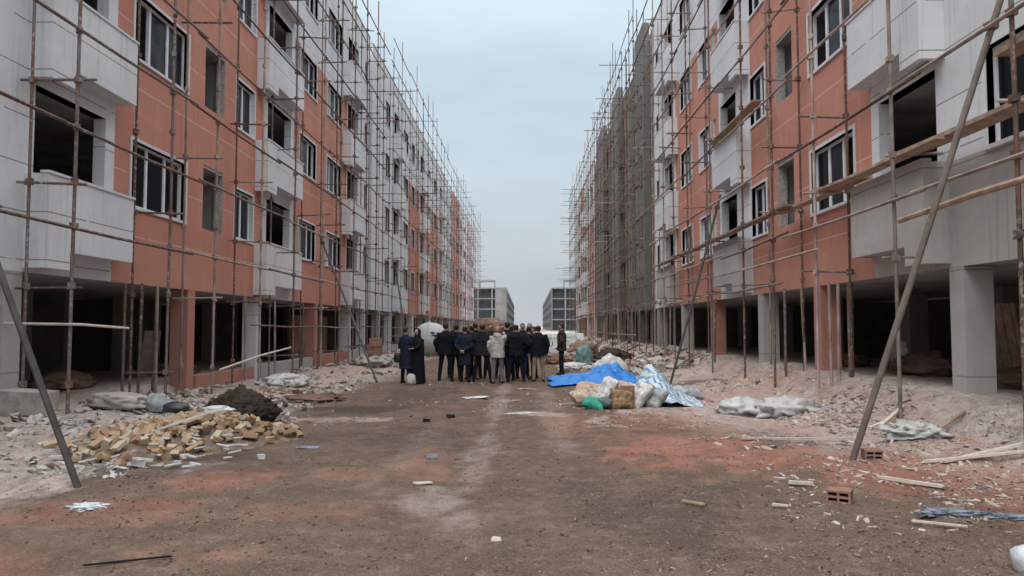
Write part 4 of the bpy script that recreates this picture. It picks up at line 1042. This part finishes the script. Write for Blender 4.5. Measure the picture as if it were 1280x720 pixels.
    tmp = hb.mesh('hands', []); nb = len(b.faces); b.from_mesh(tmp); bpy.data.meshes.remove(tmp)
    b.faces.ensure_lookup_table()
    for f in b.faces[nb:]: f.material_index = 0; f.smooth = True
    b.to_mesh(me); b.free(); me.name = 'body'
    link('body', me, root)
    # jacket
    j = MB(); B = bulk; fl_ = coat_flare
    prof = [(hem, .215*fl_, .155*fl_), (hem+.08, .212*(fl_*.6+.4), .152), (.98, .200, .145) if hem < .9 else (1.0,.2,.145), (1.12,.200,.145), (1.26,.215,.150), (1.37,.220,.142), (1.43,.175,.115), (1.475,.105,.088), (1.515,.082,.080)]
    j.rings([S_((0, lean*.0, z)) + (rx*k*B, ry*k*B) for (z, rx, ry) in prof], 22)
    for (sh, elb, wr), sg in zip(arm_pts, (1, -1)):
        limb(j, [S_((sg*.12*B,0,1.375)), S_((sh[0]*B, sh[1], sh[2]-.012)), S_(lerp((sh[0]*B,sh[1],sh[2]), (elb[0]*B,elb[1],elb[2]), .5)), S_((elb[0]*B,elb[1],elb[2])), S_(lerp(elb, wr, .5)), S_(lerp(elb, wr, 1.02))], [.075*k*B,.078*k*B,.072*k*B,.064*k*B,.056*k*B,.050*k*B], 12)
    if hood: j.rings([S_((0,-.075,z)) + (rx*k, ry*k) for (z, rx, ry) in ((1.36,.10,.05),(1.42,.135,.085),(1.48,.13,.085),(1.53,.10,.06))], 16)
    jm = remesh(j, .016, 3); jm.name = 'jacket'
    from mathutils import noise as mn
    nrm = [v.normal.copy() for v in jm.vertices]
    for v, nv_ in zip(jm.vertices, nrm):
        v.co += nv_*(mn.noise(v.co*7 + Vector((seed*2.3,0,0)))*.014 + mn.noise(Vector((v.co.x*9, v.co.y*9, v.co.z*26)) + Vector((seed,0,0)))*.007)
    jm.materials.append(cloth(*jacket)); jm.polygons.foreach_set('use_smooth', [True]*len(jm.polygons))
    link('jacket', jm, root)
    # hair or cap
    hm_ = MB(); rings_ = []
    for (z, rx, ry, o_) in ((1.575,.050,.045,-.045),(1.60,.070,.060,-.036),(1.64,.081,.082,-.022),(1.675,.082,.094,-.008),(1.705,.070,.085,-.004),(1.730,.04,.052,-.006),(1.738,.01,.012,-.006)):
        rings_.append(S_((0,hy+o_,z)) + (rx*k, ry*k))
    hm_.rings(rings_, 18)
    if cap: hm_.rings([S_((0,hy+.06,1.682)) + (.07*k,.085*k), S_((0,hy+.06,1.692)) + (.066*k,.08*k)], 16)
    hme = remesh(hm_, .014, 2); hme.name = 'hair' if not cap else 'cap'
    hme.materials.append(M[cap or hair]); hme.polygons.foreach_set('use_smooth', [True]*len(hme.polygons))
    link('hair' if not cap else 'cap', hme, root)
    return root
px = lambda p, Y: (p-656)*Y/930
def P_(label, p, Y, face, **kw): return person(label, px(p, Y), Y, face, **kw)
P_('person with wide black jacket and back turned, leftmost of the crowd', 557, 22.4, 8, h=1.72, jacket=C_BLACK, stance=.16, bulk=1.14, seed=1)
P_('person in dark jacket and trousers, back turned, second from the left in the crowd', 570, 22.5, -6, h=1.69, jacket=C_BLACK, bulk=1.1, stance=.06, seed=2)
P_('person in long navy coat with hands clasped behind the back', 581, 22.1, 15, h=1.64, jacket=C_DKBL, hem=.52, arms='behind', seed=3, stance=.06)
P_('person in beige trousers standing behind the long navy coat', 590, 23.0, -10, h=1.66, jacket=C_NAVY, trousers=C_BEIGE, seed=4)
P_('person with grey collar hood and legs apart, directly left of the light jacket', 603, 22.0, 4, h=1.70, jacket=C_CHAR, hood=True, stance=.24, bulk=1.14, seed=5, arms='pocket')
P_('person in light grey hooded jacket, tan cap and mauve trousers, right arm raised', 622, 21.9, 2, h=1.67, jacket=C_LIGHT, trousers=C_GREYP, hem=.78, arms='phone', hood=True, cap='cap_tan', seed=6, bulk=1.05, stance=.07)
P_('tall dark haired person just right of the light grey jacket', 634, 22.7, -5, h=1.79, jacket=C_NAVY, seed=7, stance=.14)
P_('person in black jacket and trousers with legs apart, second right of the light jacket', 645, 22.0, -8, h=1.68, jacket=C_BLACK, bulk=1.12, stance=.20, seed=8, arms='pocket')
P_('person in a dark coat over bright blue jeans in the right half of the crowd', 661, 22.4, 5, h=1.63, jacket=C_NAVY, trousers=C_JEAN, seed=9, bulk=1.1)
P_('person in black jacket and beige trousers, rightmost of the crowd', 673, 22.2, -12, h=1.65, jacket=C_BLACK, trousers=C_BEIGE, bulk=1.12, seed=10, stance=.1)
P_('dark haired person facing the camera, face over the gap right of the tall one', 653, 23.6, 175, h=1.72, jacket=C_CHAR, arms='front', seed=11)
P_('grey haired person facing the camera above the blue jeans', 662, 24.2, 190, h=1.74, jacket=C_NAVY, hair='hair_grey', arms='front', seed=12)
P_('person seen side on between the blue jeans and the rightmost black jacket', 668, 23.3, -80, h=1.62, jacket=C_BLACK, arms='front', seed=13)
P_('person at the back of the crowd behind the two leftmost black jackets', 568, 24.0, 170, h=1.74, jacket=C_CHAR, arms='front', seed=14)
P_('person facing the camera behind the long navy coat, pale face showing', 584, 24.0, 185, h=1.72, jacket=C_BLACK, arms='front', seed=15)
P_('dark haired person with back turned, head left of the grey hood', 594, 23.7, 0, h=1.75, jacket=C_BLACK, seed=16)
P_('person facing the camera with only the face visible left of the tan cap', 613, 23.8, 178, h=1.73, jacket=C_CHAR, arms='front', seed=17)
P_('person mostly hidden behind the tan cap, dark hair showing', 627, 24.6, 160, h=1.74, jacket=C_NAVY, arms='front', seed=18)
P_('person in navy jacket half hidden between the legs apart pair', 640, 23.5, 10, h=1.66, jacket=C_NAVY, trousers=C_CHAR, seed=19)
P_('lone man in olive brown jacket and black trousers by the blue tarpaulin, facing left', 702, 25.2, -78, h=1.73, jacket=C_OLIVE, trousers=C_BLACK, hem=.82, arms='pocket', stance=.04, seed=20, bulk=1.05, group=None)
P_('person in long dark navy coat and black headscarf, left of the two women', 507, 21.3, 35, h=1.60, jacket=C_DKBL, trousers=C_BLACK, hem=.45, coat_flare=1.15, arms='front', hair='hair', seed=21, group='two women standing apart')
# chador wearer
def chador(label, x, y, face, h=1.56):
    k = h/1.72
    root = person(label, x, y, face, h=h, jacket=C_BLACK, trousers=C_BLACK, hem=.4, arms='front', seed=31, group='two women standing apart')
    for ch in list(root.children):
        if ch.name.startswith('jacket') or ch.name.startswith('hair'): bpy.data.objects.remove(ch)
    m = MB(); n = 40; prof = [(.03,.29,.25,.0),(.25,.275,.235,.0),(.6,.255,.22,.0),(.95,.25,.205,.01),(1.2,.255,.195,.0),(1.34,.235,.165,-.01),(1.42,.17,.125,-.01),(1.49,.115,.105,-.015),(1.56,.095,.10,-.025),(1.63,.098,.108,-.025),(1.69,.088,.098,-.02),(1.74,.055,.06,-.01),(1.755,.01,.01,-.01)]
    vs = []; fs = []
    for i, (z, rx, ry, oy) in enumerate(prof):
        for q in range(n):
            th = 2*math.pi*q/n; w_ = 1 + .05*math.sin(th*9+z*2)*max(0, 1.2-z)
            front = max(0, math.cos(th - math.pi/2))**6
            yy = ry*math.sin(th)*w_
            if 1.52 < z < 1.70: yy -= front*.095
            vs.append((rx*math.cos(th)*w_*k, (yy+oy+.02)*k, z*k))
    for i in range(len(prof)-1):
        for q in range(n): fs.append((i*n+q, i*n+(q+1)%n, (i+1)*n+(q+1)%n, (i+1)*n+q))
    m.add(vs, fs); m.tube([(.16*k,.12*k,1.28*k),(.20*k,.2*k,1.12*k),(.05*k,.27*k,1.1*k)], [.07*k,.07*k,.05*k], 10); m.tube([(-.16*k,.12*k,1.28*k),(-.20*k,.2*k,1.12*k),(-.05*k,.27*k,1.1*k)], [.07*k,.07*k,.05*k], 10)
    m.build('chador', cloth(*C_BLACK), root, smooth=True)
    return root
chador('person wrapped in a long black chador, facing the woman in navy', px(522,21.4), 21.4, 215)
blobmesh('handbag', .11, .07, .17, 111, 'black', .08, 3, 3, 'black handbag hanging beside the navy coated woman', 'handbag', (px(497,21.3), 21.3, gz(px(497,21.3),21.3)+.72))
blobmesh('plastic_bag', .15, .1, .18, 112, 'film', .2, 2.2, 3, 'pale plastic bag standing between the feet of the two women', 'bag', (px(514,21.1), 21.1, gz(px(514,21.1),21.1)+.12))

bpy.data.scenes.remove(TS)
